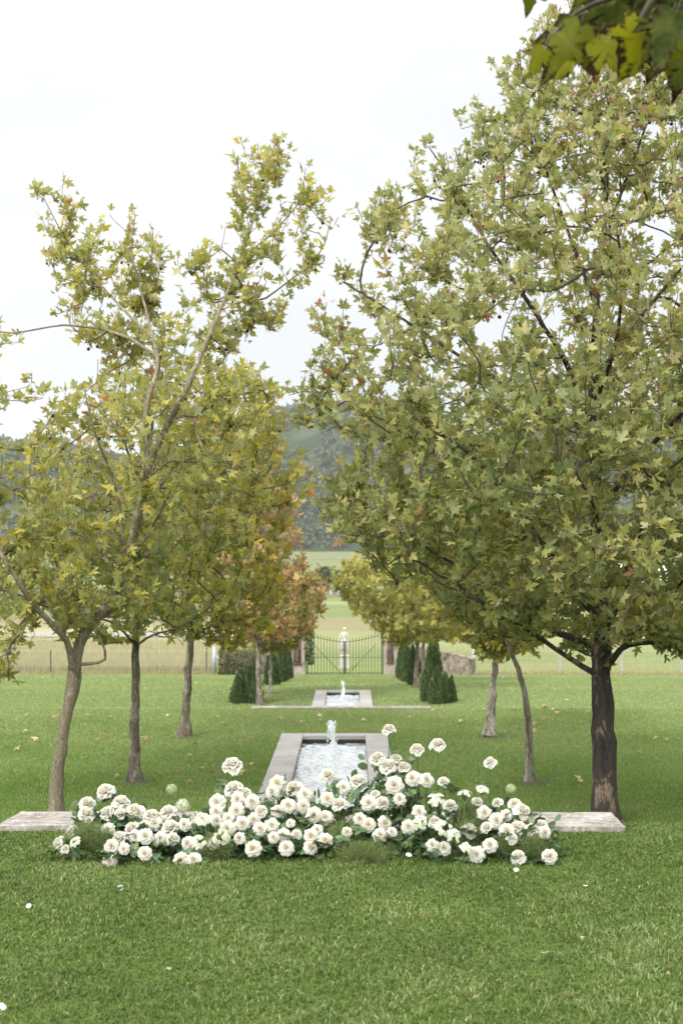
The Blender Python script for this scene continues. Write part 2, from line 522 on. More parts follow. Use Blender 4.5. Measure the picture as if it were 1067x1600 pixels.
def cut(me, pools):
    bm = bmesh.new(); bm.from_mesh(me)
    kill = []
    for f in bm.faces:
        c = f.calc_center_median()
        for p in pools:
            if p['x0'] + .12 < c.x < p['x1'] - .12 and p['y0'] + .12 < c.y < p['y1'] - .12:
                kill.append(f)
    bmesh.ops.delete(bm, geom=kill, context='FACES')
    bm.to_mesh(me); bm.free()


me = sheet('lawn', xs, ysl, M['lawn'])
cut(me, [POOL1, POOL2])
tag(link('lawn', me), kind='structure')
ysf = np.unique(np.concatenate([np.linspace(ysl[-1], 120, 40), np.geomspace(120, 900, 50)]))
tag(link('paddock', sheet('paddock', xs, ysf, M['paddock'])), kind='structure')
xh = np.linspace(-1500, 1500, 260); yh = np.linspace(900, 1560, 60)
tag(link('hills', sheet('hills', xh, yh, M['hill'])), kind='structure')

# pale track in the paddock and the far road line
def strip(name, pts, w, mat, zoff=.03, label=None):
    v = []; f = []
    for i, (x, y) in enumerate(pts):
        v += [(x, y - w / 2, float(gz(np.array(x), np.array(y - w / 2))) + zoff), (x, y + w / 2, float(gz(np.array(x), np.array(y + w / 2))) + zoff)]
        if i: f.append([2 * i - 2, 2 * i, 2 * i + 1, 2 * i - 1])
    me = bpy.data.meshes.new(name); me.from_pydata(v, [], f); me.materials.append(mat)
    return tag(link(name, me), kind='structure')


strip('dirt_track', [(x, 93 + .15 * math.sin(x)) for x in np.linspace(-60, -4.5, 40)], 5.0, M['road'], .06)
strip('far_road', [(x, 700) for x in np.linspace(-400, 400, 60)], 9, M['road'], .25)


# ------------------------------------------------------------------ leaf clouds
LEAF = np.array([[0, .28, 0], [0, 0, 0], [.38, -.08, 0], [.20, .17, 0], [.44, .27, 0], [.60, .50, 0], [.17, .46, 0], [.22, .66, 0], [0, 1.05, 0],
                 [-.22, .66, 0], [-.17, .46, 0], [-.60, .50, 0], [-.44, .27, 0], [-.20, .17, 0], [-.38, -.08, 0]])
LF = np.array([[0, i, i + 1] for i in range(1, 14)] + [[0, 14, 1]])
OVAL = np.array([[0, 0, 0], [.26, .3, 0], [.24, .68, 0], [0, 1, 0], [-.24, .68, 0], [-.26, .3, 0]])
OF = np.array([[0, 1, 5], [1, 2, 5], [2, 4, 5], [2, 3, 4]])


def norm(v):
    return v / (np.linalg.norm(v, axis=-1, keepdims=True) + 1e-9)


def leaf_cloud(pos, tip, nrm, size, tmpl=LEAF, fc=LF, fold=.3, width=1.0, ra=None):
    """pos,tip,nrm (n,3), size (n,) -> verts, faces, attrs"""
    n = len(pos)
    tip = norm(tip)
    nrm = norm(nrm - tip * (nrm * tip).sum(-1, keepdims=True))
    side = np.cross(tip, nrm)
    fo = rng.uniform(-.2, 1.0, n)[:, None] * fold
    cu = rng.uniform(-.1, .5, n)[:, None] * fold
    tx = tmpl[None, :, 0] * width * rng.uniform(.8, 1.1, n)[:, None]
    ty = np.repeat(tmpl[None, :, 1], n, 0)
    tx = tx + rng.normal(0, .03, tx.shape); ty = ty + rng.normal(0, .03, ty.shape)
    tz = -fo * np.abs(tx) - cu * ty ** 2 + rng.normal(0, .02, tx.shape)
    s = size[:, None, None]
    v = pos[:, None, :] + s * (tx[..., None] * side[:, None, :] + ty[..., None] * tip[:, None, :] + tz[..., None] * nrm[:, None, :])
    k = len(tmpl)
    f = (fc[None] + (np.arange(n) * k)[:, None, None]).reshape(-1, fc.shape[1])
    if ra is None: ra = rng.random(n)
    return v.reshape(-1, 3), f, {'ra': np.repeat(ra, k), 'rb': np.repeat(rng.random(n), k)}


def rand_dir(n):
    return norm(rng.normal(size=(n, 3)))


# ------------------------------------------------------------------ trees
def in_poly(px, py, poly):
    poly = np.array(poly, float)
    x0, y0 = poly[:, 0], poly[:, 1]
    x1, y1 = np.roll(x0, -1), np.roll(y0, -1)
    c = np.zeros(len(px), bool)
    for a, b, c1, d in zip(x0, y0, x1, y1):
        if b == d: continue
        hit = ((b > py) != (d > py)) & (px < (c1 - a) * (py - b) / (d - b) + a)
        c ^= hit
    return c


def sample_poly(poly, n, Y0, depth, asp=1.0):
    """points seen inside the outline, spread through a real depth around Y0"""
    poly = np.array(poly, float)
    mn, mx = poly.min(0), poly.max(0)
    out = []
    got = 0
    while got < n:
        q = rng.uniform(mn, mx, (n * 2, 2))
        q = q[in_poly(q[:, 0], q[:, 1], poly)]
        out.append(q); got += len(q)
    q = np.concatenate(out)[:n]
    # local half width by scanline
    ys = np.linspace(mn[1], mx[1], 60)
    lo = np.zeros(60); hi = np.zeros(60)
    xx = np.linspace(mn[0], mx[0], 200)
    for i, y in enumerate(ys):
        ins = in_poly(xx, np.full(200, y), poly)
        if ins.any(): lo[i], hi[i] = xx[ins].min(), xx[ins].max()
    L = np.interp(q[:, 1], ys, lo); H = np.interp(q[:, 1], ys, hi)
    u = np.clip((q[:, 0] - (L + H) / 2) / np.maximum((H - L) / 2, 1), -1, 1)
    half = np.minimum((H - L) / 2 * Y0 / F * asp, depth)
    d = half * np.sqrt(np.maximum(1 - u * u, .04))
    s = rng.uniform(-1, 1, n)
    s = np.sign(s) * np.abs(s) ** .7
    return Pn(q[:, 0], q[:, 1], Y0 + s * d)


def frames(t):
    ref = np.array([.18, .97, .1])
    u = norm(np.cross(t, ref)); w = np.cross(t, u)
    return u, w


def tube_edges(p0, p1, t0, t1, r0, r1, sides, rough=0.0):
    n = len(p0)
    an = np.arange(sides) * 2 * math.pi / sides
    ca, sa = np.cos(an)[None, :, None], np.sin(an)[None, :, None]
    u0, w0 = frames(t0); u1, w1 = frames(t1)
    a = p0[:, None] + r0[:, None, None] * (ca * u0[:, None] + sa * w0[:, None])
    b = p1[:, None] + r1[:, None, None] * (ca * u1[:, None] + sa * w1[:, None])
    v = np.concatenate([a, b], 1).reshape(-1, 3)
    k = np.arange(sides); k2 = (k + 1) % sides
    q = np.stack([k, k2, k2 + sides, k + sides], -1)
    f = (q[None] + (np.arange(n) * 2 * sides)[:, None, None]).reshape(-1, 4)
    return v, f


def smooth_poly(pts, rad, step=.12):
    """Catmull-Rom resample of a polyline with radii"""
    pts = np.array(pts, float); rad = np.array(rad, float)
    P0 = np.vstack([2 * pts[0] - pts[1], pts, 2 * pts[-1] - pts[-2]])
    o, r = [], []
    for i in range(1, len(P0) - 2):
        L = np.linalg.norm(P0[i + 1] - P0[i])
        k = max(2, int(L / step))
        for t in np.arange(k) / k:
            a, b, c, d = P0[i - 1], P0[i], P0[i + 1], P0[i + 2]
            o.append(.5 * ((2 * b) + (-a + c) * t + (2 * a - 5 * b + 4 * c - d) * t * t + (-a + 3 * b - 3 * c + d) * t ** 3))
            r.append(rad[i - 1] * (1 - t) + rad[i] * t)
    o.append(pts[-1]); r.append(rad[-1])
    return np.array(o), np.array(r)


def make_tree(label, base, Y0, limbs, polys, leafmat, bark, twigmat, group, leafsize=.17, per=11, minz_px=None,
              seeds=0, seedpolys=None, flare=1.5, barkb=None, droop=0.0, low=.55, shoot=.5, hgt=.12, up_=.32):
    """limbs: list of (points[(px,py,dY)], r0, r1); polys: list of (outline, number of shoots, depth)"""
    origin = P(base[0], base[1], Y0)
    root = empty('plane_tree', origin, label, 'tree', group)
    pos, par, tan, rad = [], [], [], []
    tv, tf, tn = [], [], 0
    for li, (pts, r0, r1) in enumerate(limbs):
        w = np.array([P(a, b, Y0 + c) for a, b, c in pts])
        k = len(pts)
        if isinstance(r0, (list, tuple)):
            rr = np.interp(np.linspace(0, 1, k), np.linspace(0, 1, len(r0)), r0); r0 = r0[0]
        else:
            rr = np.array([r0 + (r1 - r0) * (i / (k - 1)) ** .8 for i in range(k)])
        if li and pos:
            A = np.array(pos)
            j = int(np.argmin(((A - w[0]) ** 2).sum(1)))
            w[0] = A[j]
        else:
            j = -1
        o, r = smooth_poly(w, rr)
        # natural wobble and knots
        amp = np.minimum(r * .18, .012)
        o[1:-1] += rng.normal(0, 1, (len(o) - 2, 3)) * amp[1:-1, None] * .6
        r = r * (1 + rng.normal(0, .035, len(r)))
        if li == 0:
            h = np.linalg.norm(o - o[0], axis=1)
            for _k in range(7):
                r = r * (1 + rng.uniform(.05, .14) * np.exp(-((h - rng.uniform(.3, 2.4)) / .06) ** 2))
            r = r * (1 + (flare - 1) * np.exp(-h / .12))
        t = norm(np.gradient(o, axis=0))
        first = len(pos)
        for i in range(len(o)):
            if li and i == 0: continue
            pos.append(o[i]); par.append(j if (i == 0 or (li and i == 1)) else len(pos) - 2)
            tan.append(t[i]); rad.append(r[i])
        # one continuous tube per limb
        sides = 14 if r0 > .06 else 8
        u, wv = frames(t)
        an = np.arange(sides) * 2 * math.pi / sides
        lump = 1 + .06 * np.sin(an * 3 + rng.uniform(0, 6))[None, :] + rng.normal(0, .032, (len(o), sides))
        ring = o[:, None] + (r[:, None] * lump)[..., None] * (np.cos(an)[None, :, None] * u[:, None] + np.sin(an)[None, :, None] * wv[:, None])
        tv.append(ring.reshape(-1, 3))
        kk = np.arange(sides); k2 = (kk + 1) % sides
        q = np.stack([kk, k2, k2 + sides, kk + sides], -1)
        tf.append((q[None] + (np.arange(len(o) - 1) * sides)[:, None, None]).reshape(-1, 4) + tn)
        tn += len(o) * sides
    tme = np_mesh('trunk', np.concatenate(tv) - origin, np.concatenate(tf), bark, smooth=True)
    link('trunk', tme, root)
    nfix = len(pos)
    cap = 60000
    A = np.zeros((cap, 3)); A[:nfix] = pos
    T = np.zeros((cap, 3)); T[:nfix] = tan
    Pr = np.full(cap, -1); Pr[:nfix] = par
    PL = np.zeros(cap)
    ok = np.ones(cap, bool)
    zlow = P(base[0], minz_px or base[1], Y0)[2]
    ok[:nfix] = A[:nfix, 2] > zlow
    att = np.concatenate([sample_poly(pl, n, Y0, dp) for pl, n, dp in polys])
    skel = A[:nfix]
    d0 = np.array([((skel - a) ** 2).sum(1).min() for a in att])
    order = np.argsort(d0)
    n = nfix
    tips = []
    for ai in order:
        a = att[ai] - np.array([0, 0, up_ * .45])
        d = a - A[:n]
        dist = np.linalg.norm(d, axis=1)
        cosv = (d * T[:n]).sum(1) / (dist + 1e-6)
        cost = dist * (1.25 - .35 * cosv) + .10 * PL[:n] + .35 * np.maximum(0, -d[:, 2])
        cost[~ok[:n]] = 1e9
        cost[dist < .12] += .3
        j = int(np.argmin(cost))
        L = dist[j]
        k = max(2, int(math.ceil(L / .16)))
        dirn = d[j] / (L + 1e-6)
        t0 = norm(.6 * T[j] + .9 * dirn)
        c1 = A[j] + t0 * L * .45 + np.array([0, 0, -.05 * L])
        prev = j
        chain = []
        for s in (np.arange(k) + 1) / k:
            q = (1 - s) ** 2 * A[j] + 2 * s * (1 - s) * c1 + s * s * a + (rng.normal(0, .012, 3) if s < 1 else 0)
            A[n] = q; T[n] = norm(q - A[prev]); Pr[n] = prev; PL[n] = PL[prev] + L / k
            chain.append(n); prev = n; n += 1
        # the shoot runs on upwards and outwards past its attractor
        ext = norm(np.array([dirn[0] * .25, dirn[1] * .25, 1.0]) + rng.normal(0, .22, 3)) * rng.uniform(.06, up_)
        for e_ in (.5, 1.0):
            A[n] = a + ext * e_ + rng.normal(0, .006, 3); T[n] = norm(A[n] - A[prev]); Pr[n] = prev; PL[n] = PL[prev] + .12
            ok[n] = False
            chain.append(n); prev = n; n += 1
        tips.append((chain, j))
        if n > cap - 200: break
    # pipe model radii
    cnt = np.zeros(n)
    for ch, j in tips: cnt[ch[-1]] += 1
    for i in range(n - 1, nfix - 1, -1):
        if Pr[i] >= 0: cnt[Pr[i]] += max(cnt[i], 0)
    rr = .0036 * np.maximum(cnt, 1) ** .46
    rr[:nfix] = np.array(rad)
    idx = np.arange(nfix, n)
    p = Pr[idx]
    r1 = rr[idx]; r0 = np.minimum(rr[p], r1 * 1.25)
    t1 = T[idx]; t0 = np.where((p >= nfix)[:, None] & (rr[p] < r1 * 1.4)[:, None], T[p], T[idx])
    v, f = tube_edges(A[p], A[idx], t0, t1, r0, r1, 5)
    link('branches', np_mesh('branches', v - origin, f, twigmat, smooth=True), root)
    # leaves
    lp, lt, ln = [], [], []
    for ch, j in tips:
        path = [j] + ch
        pts = A[path]
        back = Pr[j]
        while back >= 0 and back >= nfix and len(pts) < 8:
            pts = np.vstack([A[back], pts]); back = Pr[back]
        seg = np.linalg.norm(np.diff(pts, axis=0), axis=1)
        cum = np.concatenate([[0], np.cumsum(seg)])
        tot = cum[-1]
        m = max(3, int(rng.normal(per, per * .25)))
        s = tot - np.abs(rng.random(m) ** 1.3) * min(shoot, tot)
        loc = np.stack([np.interp(s, cum, pts[:, i]) for i in range(3)], -1)
        ax = norm(pts[-1] - pts[max(0, len(pts) - 3)])
        rd = rand_dir(m)
        tipd = norm(ax * .55 + rd * .9 + np.array([0, 0, .12 - droop]))
        loc = loc + tipd * rng.uniform(.02, .07, m)[:, None]
        tz_ = np.clip((loc[:, 2:3] - 1.5) / 4.5, 0, 1)
        nn = norm(rand_dir(m) * (.75 + .55 * tz_) + np.array([0, -.15, .75]) * (1 - .65 * tz_))
        lp.append(loc); lt.append(tipd); ln.append(nn)
    lp = np.concatenate(lp); lt = np.concatenate(lt); ln = np.concatenate(ln)
    sz = leafsize * rng.uniform(.4, 1.25, len(lp)) * (1.12 - .34 * np.clip((lp[:, 2] - .5) / 6, 0, 1))
    # colour drifts in real patches through the crown
    ph = rng.uniform(0, 6, 3)
    drift = (np.sin(lp[:, 0] * 2.3 + ph[0]) + np.sin(lp[:, 2] * 2.0 + ph[1]) + np.sin(lp[:, 1] * 2.1 + ph[2])) / 3
    ra = np.clip(rng.beta(1.5, 1.7, len(lp)) + .16 * drift + hgt * (lp[:, 2] - 3.0) / 6, 0, 1)
    v, f, at = leaf_cloud(lp - origin, lt, ln, sz, ra=ra, fold=.65)
    link('crown', np_mesh('crown', v, f, leafmat, at), root)
    if seeds:
        sel = rng.choice(len(lp), seeds * 8)
        if seedpolys is not None:
            zz = lp[sel][:, 2]
            sel = sel[zz > P(base[0], seedpolys, Y0)[2]]
        sel = sel[:seeds]
        b = MB()
        for q in lp[sel] - origin:
            L = random.uniform(.05, .11)
            e = q + np.array([random.uniform(-.02, .02), 0, -L])
            b.tube([q, e], .0015, 3, False)
            b.ball(e, random.uniform(.013, .02), 7, 5)
        o = b.build('seed_balls', M['seed'], root, True)
        tag(o, kind='stuff')
    return root


GL = 'plane trees in two rows beside the pools'

# big right tree
R1 = [(1060, -50), (940, -60), (868, 8), (850, 70), (790, 72), (762, 100), (775, 160), (728, 165), (703, 205), (722, 250), (664, 198), (640, 250), (652, 300),
      (572, 308), (560, 345), (600, 400), (612, 440), (530, 412), (500, 450), (488, 520), (510, 575), (445, 590), (440, 640), (520, 655), (562, 700),
      (500, 760), (478, 795), (560, 835), (570, 860), (620, 890), (690, 925), (730, 975), (800, 985), (860, 985), (900, 1000), (990, 990), (1067, 1005), (1200, 990), (1400, 850),
      (1430, 600), (1330, 400), (1250, 250), (1170, 120)]
R1top = [(1080, -110), (930, -110), (860, -10), (840, 60), (800, 90), (790, 170), (860, 260), (1000, 260), (1100, 160)]
R1low = [(500, 700), (560, 660), (700, 560), (900, 480), (1067, 520), (1400, 600), (1400, 850), (1200, 980), (1067, 1000), (990, 985), (900, 985), (800, 970), (730, 960), (690, 915), (600, 850), (500, 770)]
make_tree('tall olive-leaved plane tree with thickest dark flaking trunk, behind the right end of stone step', (945, 1285), 14.6, [
    ([(945, 1285, 0), (943, 1180, 0), (940, 1080, 0), (938, 1010, 0), (935, 900, .02), (930, 780, .05), (925, 640, .05), (931, 480, 0), (945, 330, 0), (950, 150, 0), (956, 20, 0), (958, -50, 0)], [.128, .112, .102, .100, .078, .06, .045, .033, .024, .016, .01, .006], 0),
    ([(930, 1052, 0), (880, 1022, -.2), (820, 982, -.5), (760, 945, -.8), (700, 905, -1.0)], .034, .010),
    ([(932, 1020, 0), (870, 988, .1), (815, 960, .3), (745, 900, .4), (690, 870, .5), (620, 830, .6)], .042, .010),
    ([(930, 970, 0), (885, 905, -.1), (835, 835, -.2), (795, 775, -.3), (740, 715, -.3), (690, 680, -.2), (620, 640, 0), (550, 620, .2)], .05, .008),
    ([(927, 740, 0), (870, 670, .3), (800, 610, .6), (700, 545, .8), (600, 480, .8), (535, 440, .8)], .038, .007),
    ([(932, 660, 0), (880, 560, -.3), (820, 465, -.5), (760, 380, -.5), (710, 290, -.4), (670, 230, -.3)], .035, .006),
    ([(940, 480, 0), (890, 370, .1), (850, 260, .2), (810, 150, .2)], .026, .006),
    ([(947, 1052, 0), (968, 1015, 0), (1000, 1005, 0), (1067, 1002, -.1), (1150, 985, -.3), (1260, 940, -.5)], .036, .010),
    ([(945, 1025, 0), (985, 998, -.3), (1030, 950, -.8), (1090, 880, -1.3)], .036, .010),
    ([(943, 930, 0), (985, 885, .3), (1040, 865, .8), (1130, 800, 1.2), (1250, 740, 1.4)], .04, .009),
    ([(938, 800, 0), (1000, 715, -.3), (1090, 620, -.7), (1200, 520, -1)], .036, .008),
    ([(938, 600, 0), (1005, 490, .3), (1090, 390, .5), (1180, 300, .5)], .03, .006),
    ([(943, 380, 0), (985, 260, 0), (1030, 140, 0), (1060, 60, 0)], .02, .005),
    ([(936, 950, 0), (940, 880, -.9), (930, 800, -1.7), (900, 740, -2.2)], .036, .008),
    ([(932, 820, 0), (900, 740, .9), (905, 640, 1.7), (900, 560, 2.0)], .034, .008),
    ([(930, 640, 0), (960, 540, -.8), (970, 430, -1.3), (960, 330, -1.4)], .028, .006),
    ([(948, 985, 0), (975, 930, -.6), (1000, 830, -1.2), (1040, 740, -1.7)], .03, .007),
], [(R1, 1650, 2.6), (R1low, 520, 2.6), (R1top, 160, 1.6)], M['leafR1'], M['barkR1'], M['twigD'], GL, leafsize=.102, per=19, minz_px=1058, seeds=230, hgt=.22, seedpolys=560, flare=1.35)

# big left tree: leaning, forked, airy
S1 = [(50, 278), (95, 285), (122, 335), (180, 405), (245, 465), (260, 540), (180, 560), (105, 500), (60, 430), (75, 370)]
S2 = [(180, 318), (222, 345), (258, 365), (252, 410), (232, 480), (190, 470), (188, 380)]
S3 = [(280, 400), (345, 368), (362, 330), (372, 270), (392, 215), (440, 200), (452, 240), (432, 290), (402, 340), (405, 440), (392, 520), (330, 560), (292, 490)]
S4 = [(405, 380), (430, 300), (485, 270), (515, 300), (527, 358), (490, 425), (450, 470), (400, 540), (385, 450)]
S5 = [(-260, 460), (-120, 400), (0, 430), (50, 520), (110, 560), (120, 640), (40, 720), (-60, 760), (-260, 700)]
B1 = [(60, 640), (180, 560), (300, 540), (420, 590), (440, 700), (360, 770), (300, 850), (260, 940), (150, 985), (60, 950), (10, 870), (20, 740)]
B2 = [(-200, 700), (-20, 720), (60, 800), (90, 930), (50, 1000), (40, 1075), (-20, 1070), (-120, 1000), (-220, 900)]
make_tree('leaning forked plane tree with smooth trunk, airy top, by the left end of stone step', (85, 1278), 15.0, [
    ([(85, 1278, 0), (92, 1200, 0), (102, 1130, 0), (116, 1060, 0), (120, 1020, 0), (134, 985, 0), (168, 950, 0), (188, 905, -.25), (206, 845, -.5), (222, 785, -.75), (238, 715, -.95), (290, 610, -1.0), (322, 535, -.7), (350, 470, -.3), (378, 400, .1), (400, 330, 0), (430, 225, 0)], [.066, .062, .061, .067, .062, .057, .055, .052, .048, .043, .037, .028, .022, .017, .013, .009, .004], 0),
    ([(118, 1055, 0), (104, 1000, -.2), (62, 955, -.5), (20, 895, -.8), (-30, 810, -.8), (-90, 700, -.3), (-150, 560, -.3)], .043, .010),
    ([(134, 985, 0), (126, 940, .2), (116, 890, .4), (85, 862, .7), (50, 850, .9), (0, 820, 1.2)], .030, .006),
    ([(236, 725, -.9), (229, 640, -1.0), (246, 575, -.9), (240, 530, -.6), (222, 460, -.25), (205, 390, -.25), (212, 335, -.25)], .034, .005),
    ([(242, 560, -.9), (215, 535, -.8), (170, 517, -.5), (100, 508, -.6), (20, 520, -.7), (-60, 510, -.7)], .02, .006),
    ([(228, 530, -.7), (180, 470, -.3), (130, 410, .2), (90, 350, .3), (62, 295, .3)], .016, .004),
    ([(355, 468, .2), (400, 470, .3), (450, 440, .3), (500, 395, .3), (518, 340, .3)], .015, .004),
    ([(385, 395, .1), (420, 370, 0), (465, 320, 0), (490, 285, 0)], .012, .004),
    ([(330, 525, .2), (325, 470, .5), (320, 420, .7)], .014, .004),
    ([(120, 1042, 0), (140, 1037, 0), (165, 1030, -.05), (160, 1003, -.1), (152, 985, -.1)], .022, .009),
    ([(238, 745, -.8), (262, 722, -.7), (300, 722, -.4), (390, 720, .7)], .017, .005),
    ([(210, 835, 0), (180, 760, -.5), (150, 680, -.9), (130, 600, -1.1)], .022, .005),
    ([(195, 880, 0), (240, 820, -.4), (270, 760, -.8), (300, 690, -1.1)], .022, .005),
    ([(262, 655, 0), (300, 640, .6), (350, 640, 1.0)], .016, .005),
    ([(90, 990, 0), (60, 900, .4), (60, 800, .7), (70, 720, .9)], .02, .005),
    ([(40, 925, -.1), (-10, 920, -.6), (-60, 950, -1.0), (-40, 1000, -1.3)], .016, .006),
    ([(60, 958, -.1), (30, 1000, -.7), (0, 1030, -1.2)], .012, .005),
    ([(-30, 810, -.3), (-20, 700, 0), (-30, 590, .2), (-20, 480, .3)], .018, .005),
], [(S1, 75, .8), (S2, 28, .5), (S3, 75, .8), (S4, 40, .6), (S5, 85, 1.3), (B1, 270, 1.5), (B2, 120, 1.2)],
    M['leafL1'], M['barkL1'], M['twig'], GL, leafsize=.102, per=14, minz_px=1040, seeds=120, hgt=.18, seedpolys=700)

# second left
C2 = [(255, 480), (300, 520), (345, 550), (400, 565), (435, 610), (440, 700), (410, 820), (360, 950), (300, 990), (210, 1000), (130, 985), (60, 930), (30, 800), (80, 650), (170, 560), (215, 500)]
make_tree('straight-trunked yellow-green plane tree, second of the left row', (210, 1222), 17.3, [
    ([(211, 1223, 0), (211, 1150, 0), (212, 1060, 0), (213, 990, 0), (216, 900, 0), (224, 780, 0), (236, 680, 0), (250, 560, 0), (256, 505, 0)], .068, .008),
    ([(213, 1000, 0), (180, 975, -.3), (140, 962, -.7), (80, 930, -1)], .018, .006),
    ([(213, 1005, 0), (240, 992, -.3), (290, 975, -.6), (350, 930, -.9)], .018, .006),
    ([(215, 930, 0), (260, 870, .4), (320, 800, .7), (390, 720, .9)], .026, .006),
    ([(216, 900, 0), (160, 830, .4), (110, 740, .7)], .026, .006),
    ([(222, 800, 0), (280, 720, -.5), (350, 640, -.9), (390, 600, -1)], .022, .005),
    ([(226, 760, 0), (190, 680, -.5), (170, 610, -.8)], .02, .005),
    ([(216, 890, 0), (230, 820, -1), (240, 740, -1.5)], .022, .005),
], [(C2, 430, 1.9)], M['leafL1'], M['barkMid'], M['twigD'], GL, leafsize=.11, per=11, minz_px=1012, seeds=20, flare=1.9)

# third left
C3 = [(372, 560), (410, 600), (435, 610), (468, 690), (480, 745), (448, 820), (440, 900), (410, 980), (330, 1012), (270, 965), (190, 930), (175, 840), (200, 740), (280, 620), (330, 580)]
make_tree('gold-tinged plane tree with mottled trunk, third of the left row', (287, 1150), 21.5, [
    ([(287, 1151, 0), (291, 1090, 0), (297, 1020, 0), (298, 975, 0), (305, 900, 0), (322, 800, 0), (345, 680, 0), (365, 590, 0)], .074, .010),
    ([(298, 985, 0), (340, 975, -.4), (390, 960, -.8), (425, 935, -1)], .02, .007),
    ([(299, 960, 0), (260, 930, -.3), (210, 890, -.7)], .02, .007),
    ([(303, 910, 0), (360, 840, .4), (430, 760, .8), (465, 720, .9)], .028, .007),
    ([(306, 900, 0), (270, 810, .4), (230, 740, .8)], .026, .007),
    ([(318, 820, 0), (370, 760, -.6), (430, 700, -1)], .022, .006),
    ([(330, 760, 0), (310, 680, -.5), (305, 630, -.7)], .02, .006),
], [(C3, 450, 2.0)], M['leafL3'], M['barkMid'], M['twigD'], GL, leafsize=.13, per=10, minz_px=990, flare=1.9)

# rusty tree near the gate
C4 = [(402, 715), (430, 740), (462, 770), (470, 830), (478, 875), (512, 905), (505, 955), (490, 985), (450, 985), (420, 1000), (370, 995), (330, 960), (325, 880), (345, 800), (370, 740)]
make_tree('rusty orange-leaved plane tree on the lower terrace, left of the far fountain', (406, 1101), 38.0, [
    ([(406, 1101, 0), (404, 1060, 0), (403, 1020, 0), (400, 980, 0), (398, 900, 0), (400, 820, 0), (402, 740, 0)], .085, .012),
    ([(403, 1020, 0), (415, 990, .2), (440, 950, .5), (480, 920, .8)], .05, .012),
    ([(403, 1015, 0), (385, 975, -.3), (355, 930, -.8)], .045, .012),
    ([(400, 960, 0), (430, 900, -.6), (450, 840, -1)], .035, .01),
    ([(398, 930, 0), (370, 860, .5), (360, 800, .8)], .035, .01),
], [(C4, 420, 2.4)], M['leafRust'], M['barkMid'], M['twigD'], GL, leafsize=.16, per=10, minz_px=1012)

C5 = [(430, 880), (470, 900), (490, 960), (470, 1000), (440, 1015), (400, 1015), (380, 980), (390, 920)]
make_tree('slim young plane tree with thin pale trunk, between dark cypresses left of far pool', (423, 1082), 41.0, [
    ([(423, 1082, 0), (423, 1050, 0), (424, 1015, 0), (428, 990, 0), (436, 950, 0), (438, 900, 0)], .055, .012),
    ([(424, 1018, 0), (416, 1000, .1), (405, 975, .3)], .025, .008),
    ([(424, 1015, 0), (438, 1000, -.2), (462, 965, -.4)], .025, .008),
], [(C5, 190, 1.3)], M['leafL3'], M['barkPale'], M['twig'], GL, leafsize=.16, per=10, minz_px=1015)

# right row
C6 = [(790, 640), (860, 700), (900, 800), (880, 930), (830, 985), (760, 990), (700, 950), (655, 900), (650, 800), (700, 700)]
make_tree('pale plane tree whose slender bent trunk bows left, second of the right row', (826, 1222), 17.3, [
    ([(826, 1223, 0), (826, 1170, 0), (824, 1120, 0), (818, 1075, 0), (803, 1030, 0), (786, 988, 0), (778, 950, 0), (775, 880, 0), (780, 780, 0), (790, 690, 0)], .052, .008),
    ([(786, 988, 0), (755, 955, -.2), (710, 920, -.5)], .018, .006),
    ([(780, 960, 0), (810, 900, .4), (850, 830, .8)], .02, .006),
    ([(776, 900, 0), (735, 830, .4), (700, 760, .8)], .02, .006),
    ([(777, 860, 0), (820, 780, -.4), (850, 730, -.7)], .018, .006),
], [(C6, 300, 1.6)], M['leafL3'], M['barkPale'], M['twigD'], GL, leafsize=.11, per=11, minz_px=985, flare=1.7)

C7 = [(770, 720), (840, 780), (880, 880), (870, 975), (810, 1010), (740, 1010), (690, 960), (660, 900), (670, 820), (710, 750)]
make_tree('upright plane tree with peeling patchy trunk, third of the right row, behind the bent one', (765, 1149), 21.5, [
    ([(765, 1149, 0), (768, 1100, 0), (772, 1050, 0), (775, 1000, 0), (772, 940, 0), (770, 860, 0), (770, 760, 0)], .068, .010),
    ([(774, 990, 0), (740, 960, -.3), (700, 930, -.7)], .02, .007),
    ([(774, 980, 0), (815, 940, .3), (850, 900, .6)], .022, .007),
    ([(772, 930, 0), (735, 870, .4), (710, 820, .8)], .022, .007),
    ([(771, 900, 0), (810, 840, -.4), (835, 800, -.6)], .022, .007),
    ([(775, 1015, 0), (772, 1000, -.5), (768, 985, -.9)], .010, .005),
], [(C7, 420, 1.9), ([(745, 985), (805, 985), (800, 1025), (750, 1025)], 14, .4)], M['leafYel'], M['barkPale'], M['twigD'], GL, leafsize=.125, per=10, minz_px=1018, flare=1.7)

C8 = [(560, 868), (620, 855), (690, 860), (745, 900), (755, 960), (715, 990), (665, 1000), (605, 1000), (568, 965), (522, 915), (530, 880)]
make_tree('pale yellow plane tree with straight brown trunk beside the cypresses right of the far pool', (651, 1075), 43.5, [
    ([(650, 1075, 0), (651, 1040, 0), (652, 1005, 0), (652, 970, 0), (650, 920, 0), (648, 875, 0)], .085, .014),
    ([(652, 1003, 0), (630, 975, -.3), (590, 950, -.8), (550, 905, -1)], .04, .012),
    ([(652, 1000, 0), (680, 965, .3), (720, 935, .7)], .04, .012),
    ([(651, 960, 0), (610, 910, .6), (580, 885, 1)], .03, .01),
    ([(651, 950, 0), (690, 900, -.5), (710, 885, -.9)], .03, .01),
], [(C8, 560, 2.5)], M['leafYel'], M['barkMid'], M['twig'], GL, leafsize=.17, per=10, minz_px=1003)

